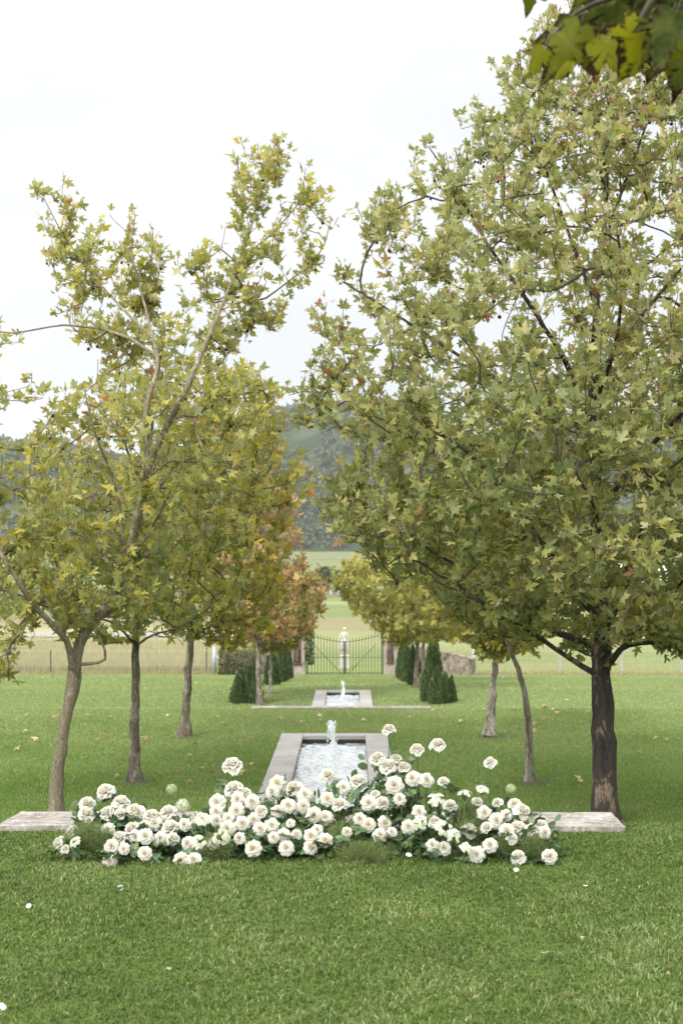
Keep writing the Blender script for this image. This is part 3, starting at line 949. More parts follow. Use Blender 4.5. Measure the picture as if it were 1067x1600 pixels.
C9 = [(650, 850), (720, 860), (770, 920), (760, 980), (700, 1000), (650, 995), (620, 950), (615, 890)]
make_tree('plane tree with forked pale trunk behind the straight brown one, near the right gate pillar', (662, 1062), 50.5, [
    ([(662, 1062, 0), (661, 1030, 0), (661, 1005, 0), (670, 970, 0), (680, 920, 0), (685, 870, 0)], .09, .014),
    ([(661, 1008, 0), (652, 975, .3), (640, 930, .6)], .05, .012),
    ([(661, 1005, 0), (676, 990, -.4), (710, 960, -1)], .04, .012),
], [(C9, 260, 2.2)], M['leafYel'], M['barkMid'], M['twig'], GL, leafsize=.22, per=8, minz_px=1008)


# overhanging plane branch above the camera's right side, its tree stands out of frame
def overhang():
    Yc = 3.4
    root = empty('plane_tree', (2.9, 3.3, 0), 'yellow-edged big leaves of a near plane tree hanging into the upper right corner', 'tree')
    org = np.array([2.9, 3.3, 0])
    b = MB()
    j = P(1100, -70, Yc)
    tr, rr = smooth_poly([(2.9, 3.3, 0), (2.88, 3.3, 1.2), (2.95, 3.3, 2.6), (2.9, 3.3, 4.2)], [.16, .13, .11, .07])
    b.tube(tr - org, list(rr), 14)
    tr, rr = smooth_poly([(2.93, 3.3, 2.3), (2.2, 3.35, 2.75), (1.4, 3.4, 2.85), tuple(j)], [.06, .04, .025, .014])
    b.tube(tr - org, list(rr), 8)
    b.build('trunk', M['barkL1'], root, True)
    b = MB()
    spec = [((828, -25), (826, 22), 60, .5, 0.2), ((905, 40), (842, 132), 125, .62, 0.0), ((890, 20), (925, 70), 95, .2, .1), ((850, 75), (828, 124), 60, .75, -.1),
            ((960, 10), (1000, 70), 130, .12, .05), ((1010, 40), (968, 128), 112, .98, -.05), ((935, 60), (985, 112), 100, .9, 0), ((1055, 20), (1020, 110), 120, .1, -.1),
            ((1030, -10), (1075, 60), 130, .3, .12), ((1066, 60), (1060, 152), 115, .7, .05), ((985, -30), (960, 40), 120, .18, .15), ((1090, 90), (1030, 140), 90, .35, 0),
            ((920, -30), (950, 30), 90, .3, .2), ((1040, 60), (1080, 120), 110, .4, .1), ((870, 60), (884, 112), 70, .55, .08), ((1000, -10), (1020, 60), 110, .05, .1), ((1045, 30), (1010, 80), 90, .45, -.08), ((945, 5), (925, 60), 85, .15, .06), ((1080, 10), (1050, 70), 110, .08, .14), ((890, 90), (860, 128), 55, .95, .02)]
    for q_ in range(22):
        a_ = (random.uniform(1120, 1420), random.uniform(-110, 30)); spec.append((a_, (a_[0] + random.uniform(-60, 60), a_[1] + random.uniform(30, 110)), random.uniform(80, 120), random.random(), random.uniform(-.2, .25)))
    tw = [[(1420, -90), (1330, -60), (1260, -20)], [(1300, -80), (1200, -60), (1150, 0)], [(1100, -70), (1030, -20), (960, -5), (900, 20), (860, 60)], [(1100, -70), (1080, 0), (1050, 50), (1040, 80)], [(1030, -20), (1000, 30), (985, 60)], [(960, -5), (880, -40), (830, -50)]]
    for t in tw:
        pts = [P(x, y, Yc + .02 * i) - org for i, (x, y) in enumerate(t)]
        q, r = smooth_poly(pts, np.linspace(.010, .004, len(pts)), .03)
        b.tube(q, list(r), 6)
    for (a, c, s, ra, dy) in spec:
        p0 = P(*a, Yc + dy) - org; p1 = P(*c, Yc + dy) - org
        # petiole up to the nearest twig point
        b.tube([p0, p0 + (P(a[0] + 12, a[1] - 30, Yc) - org - p0) * .8], .0015, 5)
    b.build('twigs', M['twigD'], root, True)
    for (a, c, s, ra, dy) in spec:
        p0 = P(*a, Yc + dy) - org; p1 = P(*c, Yc + dy) - org
        # rounder leaf with toothed lobes: refine template
        T = np.array([[0, .28, 0], [0, 0, 0], [.18, -.10, 0], [.44, -.08, 0], [.36, .06, 0], [.26, .18, 0], [.40, .22, 0], [.54, .27, 0], [.66, .46, 0], [.44, .44, 0], [.24, .46, 0], [.27, .60, 0], [.20, .72, 0], [.12, .86, 0], [0, 1.06, 0]])
        Lh = T[2:-1][::-1] * np.array([-1, 1, 1])
        T = np.vstack([T, Lh]); k = len(T)
        FC = np.array([[0, i, i + 1] for i in range(1, k - 1)] + [[0, k - 1, 1]])
        nrm = np.array([random.uniform(-.5, .5), -1, random.uniform(-.2, .5)])
        v, f, at = leaf_cloud(p0[None], (p1 - p0)[None], nrm[None], np.array([s * .82 * Yc / F]), T, FC, .5, ra=np.array([ra]))
        at['ed'] = np.array([0.] + [1.] * (k - 1)); at['ed'][[1, 5, k - 4]] = .3
        link('leaf', np_mesh('leaf', v, f, M['leafNear'], at), root)


overhang()

# ------------------------------------------------------------------ pools
def pool(p, label, tiny):
    x0, x1, y0, y1, z, bw = p['x0'], p['x1'], p['y0'], p['y1'], p['z'], p['bw']
    root = empty('garden_pool', ((x0 + x1) / 2, (y0 + y1) / 2, z), label, 'pool')
    ox, oy = (x0 + x1) / 2, (y0 + y1) / 2
    top = .035
    b = MB()
    # coping slabs with thin joints
    def slab(cx, cy, w, d):
        b.box((cx - ox, cy - oy, top / 2 - .01), (w, d, top + .02))
    L = y1 - y0
    n = max(4, int(L / .95))
    for sx in (x0 + bw / 2, x1 - bw / 2):
        for i in range(n):
            d = L / n
            slab(sx, y0 + d * (i + .5), bw, d - .008)
    inw = x1 - x0 - 2 * bw
    for cy in (y0 + bw / 2, y1 - bw / 2):
        slab((x0 + x1) / 2, cy, inw - .008, bw)
    b.build('coping', M['concrete'], root, bevel=.006)
    b = MB()
    ix0, ix1, iy0, iy1 = x0 + bw - ox, x1 - bw - ox, y0 + bw - oy, y1 - bw - oy
    dz = -.5
    for (cx, cy, w, d) in ((ix0 - .03, 0, .05, iy1 - iy0), (ix1 + .03, 0, .05, iy1 - iy0), (0, iy0 - .03, ix1 - ix0 + .1, .05), (0, iy1 + .03, ix1 - ix0 + .1, .05)):
        b.box((cx, cy, -.265), (w, d, .49))
    b.box((0, 0, -.53), (ix1 - ix0 + .1, iy1 - iy0 + .1, .04))
    b.build('basin', M['darkliner'], root)
    # water with real ripples
    nx = 70; ny = int(70 * (iy1 - iy0) / (ix1 - ix0)); ny = min(ny, 520)
    X, Y = np.meshgrid(np.linspace(ix0, ix1, nx), np.linspace(iy0, iy1, ny))
    jx, jy = 0.0, (iy1 - iy0) * p['jet'] + iy0
    Zw = np.zeros_like(X)
    rr = np.random.default_rng(3)
    for k in range(46):
        a = rr.uniform(0, 2 * math.pi); lam = rr.uniform(.05, .26); ph = rr.uniform(0, 6.28)
        if k % 3: a = math.pi / 2 + rr.normal(0, .35)
        Zw += lam * .0085 * np.sin(2 * math.pi / lam * (X * math.cos(a) + Y * math.sin(a)) + ph)
    D = np.hypot(X - jx, Y - jy)
    Zw += .012 * np.exp(-D / .8) * np.sin(D * 2 * math.pi / .14)
    Zw -= .085
    v = np.stack([X, Y, Zw], -1).reshape(-1, 3)
    i = np.arange(nx - 1)[None, :] + np.arange(ny - 1)[:, None] * nx
    f = np.stack([i, i + 1, i + nx + 1, i + nx], -1).reshape(-1, 4)
    link('water', np_mesh('water', v, f, M['water'], smooth=True), root)
    # jet
    jr = empty('fountain_jet', (ox + jx, oy + jy, z - .1), tiny[0], 'fountain jet')
    H, W = tiny[1], tiny[2]
    b = MB()
    ns = 26
    sides = 18
    V = []
    rj = np.random.default_rng(5)
    ph = rj.uniform(0, 6, 6)
    for k in range(ns):
        t = k / (ns - 1)
        w = W * (.55 + .5 * math.exp(-((t - .35) / .2) ** 2) - .28 * math.exp(-((t - .66) / .08) ** 2) + .25 * math.exp(-((t - .88) / .08) ** 2))
        if t > .95: w *= .6
        if t < .1: w *= 1.3
        cx = W * .35 * math.sin(t * 5 + ph[0]); cy = W * .25 * math.sin(t * 7 + ph[1])
        for s in range(sides):
            a = 2 * math.pi * s / sides
            r = w * (1 + .22 * math.sin(3 * a + t * 9 + ph[2]) + .16 * math.sin(5 * a - t * 21) + rj.normal(0, .16))
            V.append((cx + r * math.cos(a), cy + r * math.sin(a), t * H + rj.normal(0, H * .008)))
    fs = []
    for k in range(ns - 1):
        for s in range(sides):
            a, c = k * sides + s, k * sides + (s + 1) % sides
            fs.append([a, c, c + sides, a + sides])
    fs.append([(ns - 1) * sides + s for s in range(sides)])
    b.add(V, fs)
    b.build('water_column', M['foam'], jr, False)
    b = MB()
    for k in range(tiny[3]):
        t = rj.random() ** .8
        a = rj.uniform(0, 6.28); r = W * (.9 + rj.exponential(.28)) * (1.2 - .4 * t)
        rad = rj.uniform(.003, .009) * (W / .055)
        b.ball((r * math.cos(a), r * math.sin(a), t * H * 1.03), (rad, rad, rad * rj.uniform(1, 2.2)), 6, 4)
    # splash ring at the foot
    for k in range(tiny[3] // 2):
        a = rj.uniform(0, 6.28); r = abs(rj.normal(0, .16))
        rad = rj.uniform(.004, .010)
        b.ball((r * math.cos(a), r * math.sin(a), rj.uniform(0, .03)), (rad * 1.6, rad * 1.6, rad), 6, 4)
    o = b.build('droplets', M['foam'], jr, True); tag(o, kind='stuff')
    b = MB(); b.tube([(0, 0, -.35), (0, 0, .02)], .02, 10); b.tube([(0, 0, .02), (0, 0, .04)], [.012, .008], 10)
    b.build('nozzle', M['iron'], jr)
    return root


POOL1['jet'] = .62; POOL2['jet'] = .8
pool(POOL1, 'near long rectangular pool with grey concrete coping, sunk in the middle lawn', ('bubbling white water jet rising from the near pool', .62, .050, 260))
pool(POOL2, 'far smaller-looking rectangular pool with grey coping, before the iron gate', ('thin white water jet rising from the far pool', .50, .042, 120))


# ------------------------------------------------------------------ stone steps
def stairs(label, x0, x1, yt, z, drop, n, dep=.43, pr_=.028):
    root = empty('stone_stairs', ((x0 + x1) / 2, yt, z), label, 'stairs', 'stone stairs between the terraces')
    w = x1 - x0
    rise = drop / n
    for i in range(n):
        b = MB()
        th = rise + .02
        zz = pr_ - rise * i
        if i == 0:
            # top slab, ragged old edges
            nx = 44; ny = 8
            X, Y = np.meshgrid(np.linspace(-w / 2, w / 2, nx), np.linspace(0, dep, ny))
            rr = np.random.default_rng(int(yt * 10))
            # slanting left end
            X = X + np.where(X < -w / 2 + .01, (Y) * .10, 0)
            ed = ((np.arange(ny)[:, None] == 0) | (np.arange(ny)[:, None] == ny - 1))
            Y = Y + np.where(ed, rr.normal(0, .004, X.shape), 0)
            Zt = np.full(X.shape, zz) + rr.normal(0, .0015, X.shape)
            top = np.stack([X, Y, Zt], -1).reshape(-1, 3)
            bot = top.copy(); bot[:, 2] = zz - th
            F_ = []
            for a in range(ny - 1):
                for c in range(nx - 1):
                    q = a * nx + c
                    F_.append([q, q + 1, q + nx + 1, q + nx])
            m = nx * ny
            loop = list(range(nx)) + [k * nx + nx - 1 for k in range(1, ny)] + [(ny - 1) * nx + k for k in range(nx - 2, -1, -1)] + [k * nx for k in range(ny - 2, 0, -1)]
            for a, c in zip(loop, loop[1:] + loop[:1]):
                F_.append([c, a, a + m, c + m])
            b.add(np.concatenate([top, bot]), F_)
        else:
            b.box((0, dep - .01 + .40 * (i - 1) + .2, zz - th / 2), (w - .02 * (i % 2), .40, th))
        b.build('step', M['stone'], root, bevel=0 if i == 0 else .008)


stairs('old lichen-stained stone stairs whose top slab edges the front lawn behind the flowers', -1.95, 1.49, 7.82, 0, 1.26, 8)
stairs('pale stone stairs seen as a thin line before the far pool and cypresses', -1.80, 1.40, 25.36, Z1, 1.26, 8, .30, .012)


# ------------------------------------------------------------------ cypresses
def cypress_mesh(seed, lean):
    r = np.random.default_rng(seed)
    n = 7600
    nsp = 8
    sp = r.integers(0, nsp, n)
    sx = np.r_[0, r.uniform(-.2, .2, nsp - 1)]; sy = np.r_[0, r.uniform(-.2, .2, nsp - 1)]; sh = np.r_[1, r.uniform(.5, .9, nsp - 1)]; sw = np.r_[.72, r.uniform(.35, .55, nsp - 1)]
    h = r.random(n) ** .9
    prof = np.interp(h, [0, .08, .3, .6, .85, 1], [.28, .36, .33, .22, .10, .01]) * sw[sp]
    a = r.uniform(0, 2 * math.pi, n)
    lob = 1 + .18 * np.sin(3 * a + seed + sp) + .14 * np.sin(5 * a + h * 14 + seed)
    rad = prof * lob * (1 - .4 * r.random(n) ** 2.2)
    pos = np.stack([rad * np.cos(a) + lean * h + sx[sp], rad * np.sin(a) + sy[sp], h * .95 * sh[sp]], -1)
    out = np.stack([np.cos(a), np.sin(a), np.zeros(n)], -1)
    tip = norm(out * .55 + np.array([0, 0, 1.2]) + r.normal(0, .25, (n, 3)))
    nrm = norm(out + r.normal(0, .5, (n, 3)))
    v, f, at = leaf_cloud(pos, tip, nrm, r.uniform(.04, .10, n), OVAL, OF, .3, .65)
    return np_mesh('foliage', v, f, M['cypress'], at)


cy = [cypress_mesh(s, l) for s, l in ((1, .03), (2, -.04), (3, .0))]
stm = MB(); stm.tube([(0, 0, -.05), (0, 0, .5)], [.035, .02], 8)
stm_me = stm.mesh('trunk', M['twigD'], True)


def zg(x, y):
    return float(gz(np.array(float(x)), np.array(float(y))))


def cyp(px, topy, Y, wpx, k, label):
    x = P(px, 1000, Y)[0]
    z0 = zg(x, Y)
    h = P(px, topy, Y)[2] - z0
    o = empty('cypress_shrub', (x, Y, z0), label, 'conifer', 'dark cypresses lining the far pool', rz=k * 1.3)
    c = link('foliage', cy[k % 3], o); w = wpx / F * Y / .60
    c.scale = (w, w, h)
    t = link('trunk', stm_me, o); t.scale = (1, 1, h * .9)
    return o


for i, (px, ty, Y, w, lab) in enumerate([
    (370, 1053, 38.3, 29, 'lowest and leftmost dark cypress at the left end of the far stone step'),
    (386, 1042, 38.9, 27, 'middle dark cypress of the clump at the left end of the far stone step'),
    (398, 1032, 38.4, 30, 'tallest dark cypress of the clump at the left end of the far stone step'),
    (426, 1016, 46.0, 26, 'dark cypress behind the slim pale trunk on the left of the far lawn'),
    (437, 1008, 49.0, 24, 'dark cypress second in the left row running to the gate'),
    (447, 1003, 52.5, 22, 'dark cypress nearest the ivy-covered gate pillar'),
    (671, 1036, 38.8, 28, 'tallest dark cypress of the clump at the right end of the far stone step'),
    (682, 1042, 38.2, 29, 'middle dark cypress of the clump at the right end of the far stone step'),
    (695, 1049, 38.6, 29, 'lowest and rightmost dark cypress of the clump right of the far pool'),
    (644, 1006, 46.0, 22, 'dark cypress just left of the straight brown tree trunk'),
    (636, 1001, 49.5, 22, 'dark cypress second in the right row running to the gate'),
    (630, 999, 53.0, 20, 'dark cypress nearest the bare gate pillar'),
    (680, 984, 54.0, 27, 'tall lone dark cypress rising beside the curved stone wall')]):
    cyp(px, ty, Y, w, i, lab)

# ------------------------------------------------------------------ gate, pillars, walls
YG = 59.6


def px2(px, Y): return P(px, 1000, Y)[0]
def pz(py, Y): return P(540, py, Y)[2]


def gate():
    zg0 = zg(0, YG)
    xl, xr = px2(479.5, YG), px2(597.5, YG)
    cx = (xl + xr) / 2
    root = empty('iron_gate', (cx, YG, zg0), 'double-leaf black iron bar gate with dipping top between the two pillars', 'gate')
    top = lambda x: pz(1003 - 12 * abs((x) / ((xr - xl) / 2)) ** 1.6, YG) - zg0
    for s in (-1, 1):
        b = MB()
        xo = s * (xr - xl) / 2; xi = s * .02
        n = 12
        for k in range(n):
            x = xi + (xo - xi) * (k + .5) / n
            b.tube([(x, 0, .03), (x, 0, top(x) + .10)], .0115, 6)
            b.tube([(x, 0, top(x) + .10), (x, 0, top(x) + .17)], [.016, .001], 5)
        o = b.build('bars', M['iron'], root)
        tag(o, kind='stuff')
        b = MB()
        q = [(xi + (xo - xi) * t, 0.012, top(xi + (xo - xi) * t)) for t in np.linspace(0, 1, 9)]
        b.tube(q, .014, 6)
        for zz in (.06, top(0) * .52):
            b.tube([(xi, 0.012, zz), (xo, 0.012, zz)], .012, 6)
        b.tube([(xo, 0, 0), (xo, 0, top(xo) + .1)], .026, 8)
        b.tube([(xi + (xo - xi) * .82, -.012, top(xo) * .75), (xi + (xo - xi) * .08, -.012, .03)], .012, 6)
        b.tube([(xi, 0, 0.02), (xi, 0, top(xi) + .02)], .022, 8)
        b.build('gate_frame', M['iron'], root)
    b = MB(); b.box((0, -.03, top(0) * .5), (.09, .03, .14)); b.build('lock_plate', M['iron'], root)
    return root


gate()


def pillar(pxl, pxr, topy, label):
    xl, xr = px2(pxl, YG), px2(pxr, YG)
    z0 = zg(0, YG); h = pz(topy, YG) - z0
    root = empty('gate_pillar', ((xl + xr) / 2, YG, z0), label, 'pillar', 'rendered gate pillars')
    w = xr - xl
    b = MB(); b.box((0, 0, h / 2 - .05), (w, w, h + .1)); b.build('shaft', M['render'], root, bevel=.015)
    b = MB(); b.box((0, 0, h + .04), (w + .12, w + .12, .08)); b.box((0, 0, h + .13), (w + .02, w + .02, .1), taper=.55); b.build('cap', M['render'], root, bevel=.01)
    return root, w, h


def relief(root, w, h, zb, ht, wd, dx=0.0):
    b = MB()
    y = -w / 2
    b.box((dx, y - .02, zb + ht / 2), (wd, .05, ht))
    b.box((dx, y - .05, zb + .03), (wd * 1.25, .10, .06))
    b.box((dx, y - .05, zb + ht - .03), (wd * 1.25, .10, .05))
    # robed figure standing out of the panel
    b.ball((dx, y - .07, zb + ht * .82), (wd * .17, .05, ht * .075), 10, 8)
    b.ball((dx, y - .06, zb + ht * .63), (wd * .30, .05, ht * .13), 10, 8)
    b.ball((dx, y - .06, zb + ht * .36), (wd * .25, .045, ht * .24), 10, 8)
    for s in (-1, 1):
        b.tube([(dx + s * wd * .27, y - .06, zb + ht * .68), (dx + s * wd * .36, y - .07, zb + ht * .52), (dx + s * wd * .12, y - .10, zb + ht * .47)], [.03, .025, .02], 7)
        b.ball((dx + s * wd * .13, y - .07, zb + ht * .13), (wd * .13, .045, ht * .07), 8, 6)
    b.build('relief_figure', M['terracotta'], root, True)


r_, w_, h_ = pillar(453, 477, 987, 'gate pillar wrapped in dark ivy with brown carved figure')
z0 = zg(0, YG)
relief(r_, w_, h_, pz(1037, YG) - z0, pz(992, YG) - pz(1037, YG), .30)
r_, w_, h_ = pillar(599, 624, 993, 'bare pale gate pillar with brown carved relief panel')
relief(r_, w_, h_, pz(1035, YG) - z0, pz(1000, YG) - pz(1035, YG), .25, -.06)


def boxleaf(name, c, d, n, size, mat, label, cat, seed, density=.5, kind=None, stems=True, front=False):
    """a leafy mass of box-like form with bumpy surface"""
    r = np.random.default_rng(seed)
    root = empty(name, c, label, cat)
    q = r.uniform(-1, 1, (n, 3))
    ax = r.integers(0, 3, n)
    sg = np.sign(r.uniform(-1, 1, n))
    if front: ax = np.where(ax == 2, 2, 1)
    q[np.arange(n), ax] = sg * (1 - .35 * r.random(n) ** 2)
    bumpv = 1 + .10 * np.sin(q[:, 0] * 9 + seed) * np.sin(q[:, 2] * 7)
    q *= bumpv[:, None]
    q[:, 2] = np.clip(q[:, 2], -1, 1.15)
    out = norm(q)
    pos = q * np.array(d) / 2 + np.array([0, 0, d[2] / 2])
    v, f, at = leaf_cloud(pos, norm(out * .5 + r.normal(0, .6, (n, 3)) + [0, 0, -.2]), norm(out + r.normal(0, .4, (n, 3))), r.uniform(.6, 1.2, n) * size, OVAL, OF, .3, 1.2)
    link('foliage', np_mesh('foliage', v, f, mat, at), root)
    b = MB()
    for k in range(7):
        x = r.uniform(-.8, .8) * d[0] / 2
        pts = [(x, 0, -.02)] + [(x + r.normal(0, .12) * t, r.normal(0, .05), d[2] * .85 * t) for t in (.3, .6, 1)]
        b.tube(pts, [.03, .024, .018, .01], 6)
    b.build('stems', M['twigD'], root, True)
    return root


# ivy on the left pillar
xi = px2(466, YG)
o = boxleaf('ivy_climber', (xi + .10, YG, z0 + .45), (1.02, .75, 1.62), 2600, .10, M['ivy'], 'dark glossy ivy cloaking the top and right side of the gate pillar', 'ivy', 4)
# clear the carved face of leaves
me = o.children[0].data
bm = bmesh.new(); bm.from_mesh(me)
kill = [v for v in bm.verts if v.co.y < -.2 and -.42 < v.co.x < .12 and v.co.z < 1.35]
bmesh.ops.delete(bm, geom=kill, context='VERTS'); bm.to_mesh(me); bm.free()

# hedge-covered wing wall left, bare wing wall right
boxleaf('hedge', (px2(372, 58.5), 58.8, zg(0, 58.8)), (1.55, .6, 1.0), 3600, .085, M['hedge'], 'clipped hedge of dark green and brown leaves left of the gate by the grey post', 'hedge', 9)


def wing(side, pts, h0, h1, label):
    xa = pts[0][0]
    root_loc = (pts[0][0], pts[0][1], z0)
    v = []; f = []
    n = 24
    cum = np.linspace(0, 1, n)
    pxs = np.interp(cum, np.linspace(0, 1, len(pts)), [p[0] for p in pts]); pys = np.interp(cum, np.linspace(0, 1, len(pts)), [p[1] for p in pts])
    P2 = np.stack([pxs, pys], -1)
    t = np.gradient(P2, axis=0); t /= np.linalg.norm(t, axis=1)[:, None]
    nn = np.stack([-t[:, 1], t[:, 0]], -1)
    for i in range(n):
        hh = h0 + (h1 - h0) * cum[i] + .03 * math.sin(i * 2.1)
        for s in (-1, 1):
            x, y = P2[i] + nn[i] * s * .16
            v += [(x - root_loc[0], y - root_loc[1], -.1), (x - root_loc[0], y - root_loc[1], hh)]
        if i:
            a = 4 * (i - 1); c = 4 * i
            f += [[a, c, c + 1, a + 1], [a + 2, a + 3, c + 3, c + 2], [a + 1, c + 1, c + 3, a + 3]]
    f += [[0, 1, 3, 2], [4 * (n - 1), 4 * (n - 1) + 2, 4 * (n - 1) + 3, 4 * (n - 1) + 1]]
    me = bpy.data.meshes.new('garden_wall'); me.from_pydata(v, [], f); me.materials.append(M['wall'])
    o = link('garden_wall', me); o.location = root_loc
    tag(o, label, 'wall')


wing(1, [(px2(625, YG), YG + .1), (px2(660, YG), YG + .25), (px2(700, YG), YG - .2), (px2(734, YG), YG - 1.3)], 1.25, .78, 'stained curved stone wall sweeping from the bare gate pillar')
wing(-1, [(px2(452, YG), YG + .1), (px2(420, YG), YG + .4), (px2(385, YG), YG + .2), (px2(350, YG), YG - .1)], 1.25, .8, 'low stone wall behind the hedge beside the ivy-covered pillar')


# statue
def statue():
    Y = 65.4
    x = px2(538, Y); z = zg(x, Y)
    root = empty('garden_statue', (x, Y, z), 'weathered white standing statue on a square white plinth beyond the gate', 'statue')
    zt = pz(1024.5, Y) - z
    b = MB(); b.box((0, 0, zt * .5 - .02), (.42, .42, zt)); b.box((0, 0, .05), (.5, .5, .1)); b.box((0, 0, zt + .0), (.48, .48, .06))
    b.build('plinth', M['marble'], root, bevel=.008)
    H = pz(981.5, Y) - z - zt
    b = MB()
    s = H / 1.75
    def T(pts, r): b.tube([(a * s, c * s, zt + .02 + d * s) for a, c, d in pts], [k * s for k in r], 12)
    # contrapposto legs, draped cloth, torso, head, arms
    T([(.12, -.06, 0), (.11, -.03, .12), (.13, -.02, .45), (.10, -.01, .85)], [.07, .055, .085, .12])
    T([(-.08, .03, 0), (-.09, .03, .12), (-.11, .0, .45), (-.06, 0, .88)], [.07, .055, .08, .12])
    T([(.02, 0, .80), (.01, 0, .92), (-.01, 0, 1.08), (0, 0, 1.28), (0, 0, 1.43), (0, 0, 1.50)], [.17, .175, .135, .17, .15, .06])
    T([(0, 0, 1.45), (.01, -.01, 1.56)], [.055, .05])
    b.ball((.015 * s, -.02 * s, zt + .02 + 1.65 * s), (.085 * s, .10 * s, .125 * s), 14, 10)
    b.ball((.015 * s, .02 * s, zt + .02 + 1.68 * s), (.105 * s, .11 * s, .11 * s), 14, 10)
    T([(-.17, 0, 1.40), (-.26, -.02, 1.18), (-.34, -.08, .98), (-.36, -.10, .90)], [.065, .05, .04, .045])
    T([(.17, 0, 1.40), (.27, 0, 1.15), (.34, .0, .92), (.33, -.04, .82)], [.065, .05, .04, .045])
    # hanging drapery over the hips with folds
    for k in range(9):
        a = -.2 + .05 * k
        T([(a, -.10 + .03 * math.sin(k * 2), 1.0), (a * 1.1, -.13, .7), (a * 1.25 - .05, -.10, .35 + .06 * math.sin(k))], [.035, .045, .03])
    T([(-.30, 0, .95), (-.31, .02, .55), (-.28, .02, .12)], [.05, .07, .05])
    o = b.build('figure', M['marble'], root, True)
    m = o.modifiers.new('r', 'REMESH'); m.mode = 'VOXEL'; m.voxel_size = .014; m.use_smooth_shade = True
    m = o.modifiers.new('s', 'SMOOTH'); m.iterations = 2
    return root


statue()

# ------------------------------------------------------------------ wire fence along the lawn's end
def fence(xsposts, label, big=()):
    root = empty('wire_fence', (xsposts[0], 60.4, zg(0, 60.4)), label, 'fence', 'wire fences beside the gate')
    x0 = xsposts[0]
    for i, x in enumerate(xsposts):
        b = MB()
        if i in big:
            b.tube([(x - x0, 0, -.05), (x - x0, 0, 1.14)], .075, 12); b.ball((x - x0, 0, 1.14), (.075, .075, .03), 10, 6)
            s = 1 if x < 0 else -1
            b.tube([(x - x0 + s * .07, 0, .75), (x - x0 + s * .95, 0, .05)], .03, 8)
            b.build('end_post', M['postgrey'], root, True)
        else:
            ww = .05 if x < 0 else .10
            b.box((x - x0, 0, .5), (ww, ww, 1.02)); b.build('post', M['twigD'] if x < 0 else M['postwood'], root, bevel=.008)
    b = MB()
    xa, xb = min(xsposts) - x0, max(xsposts) - x0
    for z in (.08, .38, .68, .97):
        b.tube([(xa, -.065, z), (xb, -.065, z)], .004 if z < .9 else .008, 4)
    x = xa
    while x < xb:
        b.tube([(x, -.062, .08), (x, -.062, .97)], .0015, 3, False); x += .5
    b.build('wire_mesh', M['wire'], root)


fence([px2(p, 60.4) for p in (335, 323, 210, 80, -50, -180, -320)], 'wire fence with grey end post running left behind the left tree row', (0,))
fence([px2(p, 60.4) for p in (740, 779, 875, 970, 1063, 1155, 1250, 1345, 1440)], 'wire fence with grey end post running right behind the right tree row', (0,))

# paddock bits: far fence posts, white shed, rocks
b = None
for i, px in enumerate((455, 486, 517, 529, 541, 575, 640, 700)):
    Y = 165 + i * .3
    b = MB(); b.tube([(0, 0, -.1), (0, 0, .95)], .075, 8)
    o = b.build('fence_post', M['postgrey'], None, True); x = px2(px, Y)
    o.location = (x, Y, zg(x, Y))
    tag(o, 'small pale post standing in the distant paddock beyond the gate', 'post', 'pale posts in the distant paddock')


def shed():
    Y = 240; x = px2(975, Y); z = zg(x, Y)
    root = empty('farm_shed', (x, Y, z), 'low white farm shed far off behind the thick dark trunk', 'shed')
    b = MB(); b.box((0, 0, 1.1), (13, 7, 2.2)); b.build('wall', M['whitepaint'], root)
    b = MB(); b.add([(-6.9, -3.9, 2.2), (6.9, -3.9, 2.2), (6.9, 3.9, 2.2), (-6.9, 3.9, 2.2), (-6.9, 0, 3.3), (6.9, 0, 3.3)], [[0, 1, 5, 4], [2, 3, 4, 5], [0, 4, 3], [1, 2, 5], [0, 3, 2, 1]]); b.build('roof', M['whitepaint'], root)
    for k in (-4, 0, 4):
        b = MB(); b.box((k, -3.52, 1.0), (2.4, .06, 1.9)); b.build('doorway_shade', M['shade_rock'], root)  # solid dark panel on the wall, painted as a shaded opening


shed()
for (px, py, c, lab) in ((477, 951, 'shade_rock', 'small dark boulder lying in the far green paddock'), (467, 949, 'whitepaint', 'small white boulder lying in the far green paddock')):
    q = G(px, py, -4.08)
    b = MB(); b.ball((0, 0, .16), (.42, .28, .24), 12, 8); b.ball((.25, .1, .12), (.25, .2, .18), 10, 7); o = b.build('boulder', M[c], None, True)
    o.location = (q[0], q[1], zg(q[0], q[1])); tag(o, lab, 'boulder')


# far dark trees
def far_tree_mesh(seed):
    r = np.random.default_rng(seed)
    cl = r.normal(0, 1, (34, 3)); cl = norm(cl) * (r.random((34, 1)) ** .4) * np.array([1.0, 1.0, .62]) + np.array([0, 0, .95])
    n = 4200
    c = cl[r.integers(0, 34, n)]
    q = c + norm(r.normal(size=(n, 3))) * r.uniform(.1, .36, n)[:, None]
    q = q[q[:, 2] > .18]; n = len(q)
    v, f, at = leaf_cloud(q, r.normal(0, 1, (n, 3)) + [0, 0, -.3], r.normal(0, .6, (n, 3)) + [0, 0, .7], r.uniform(.10, .2, n), OVAL, OF, .2, 1.2)
    return np_mesh('crown', v, f, M['gum'], at)


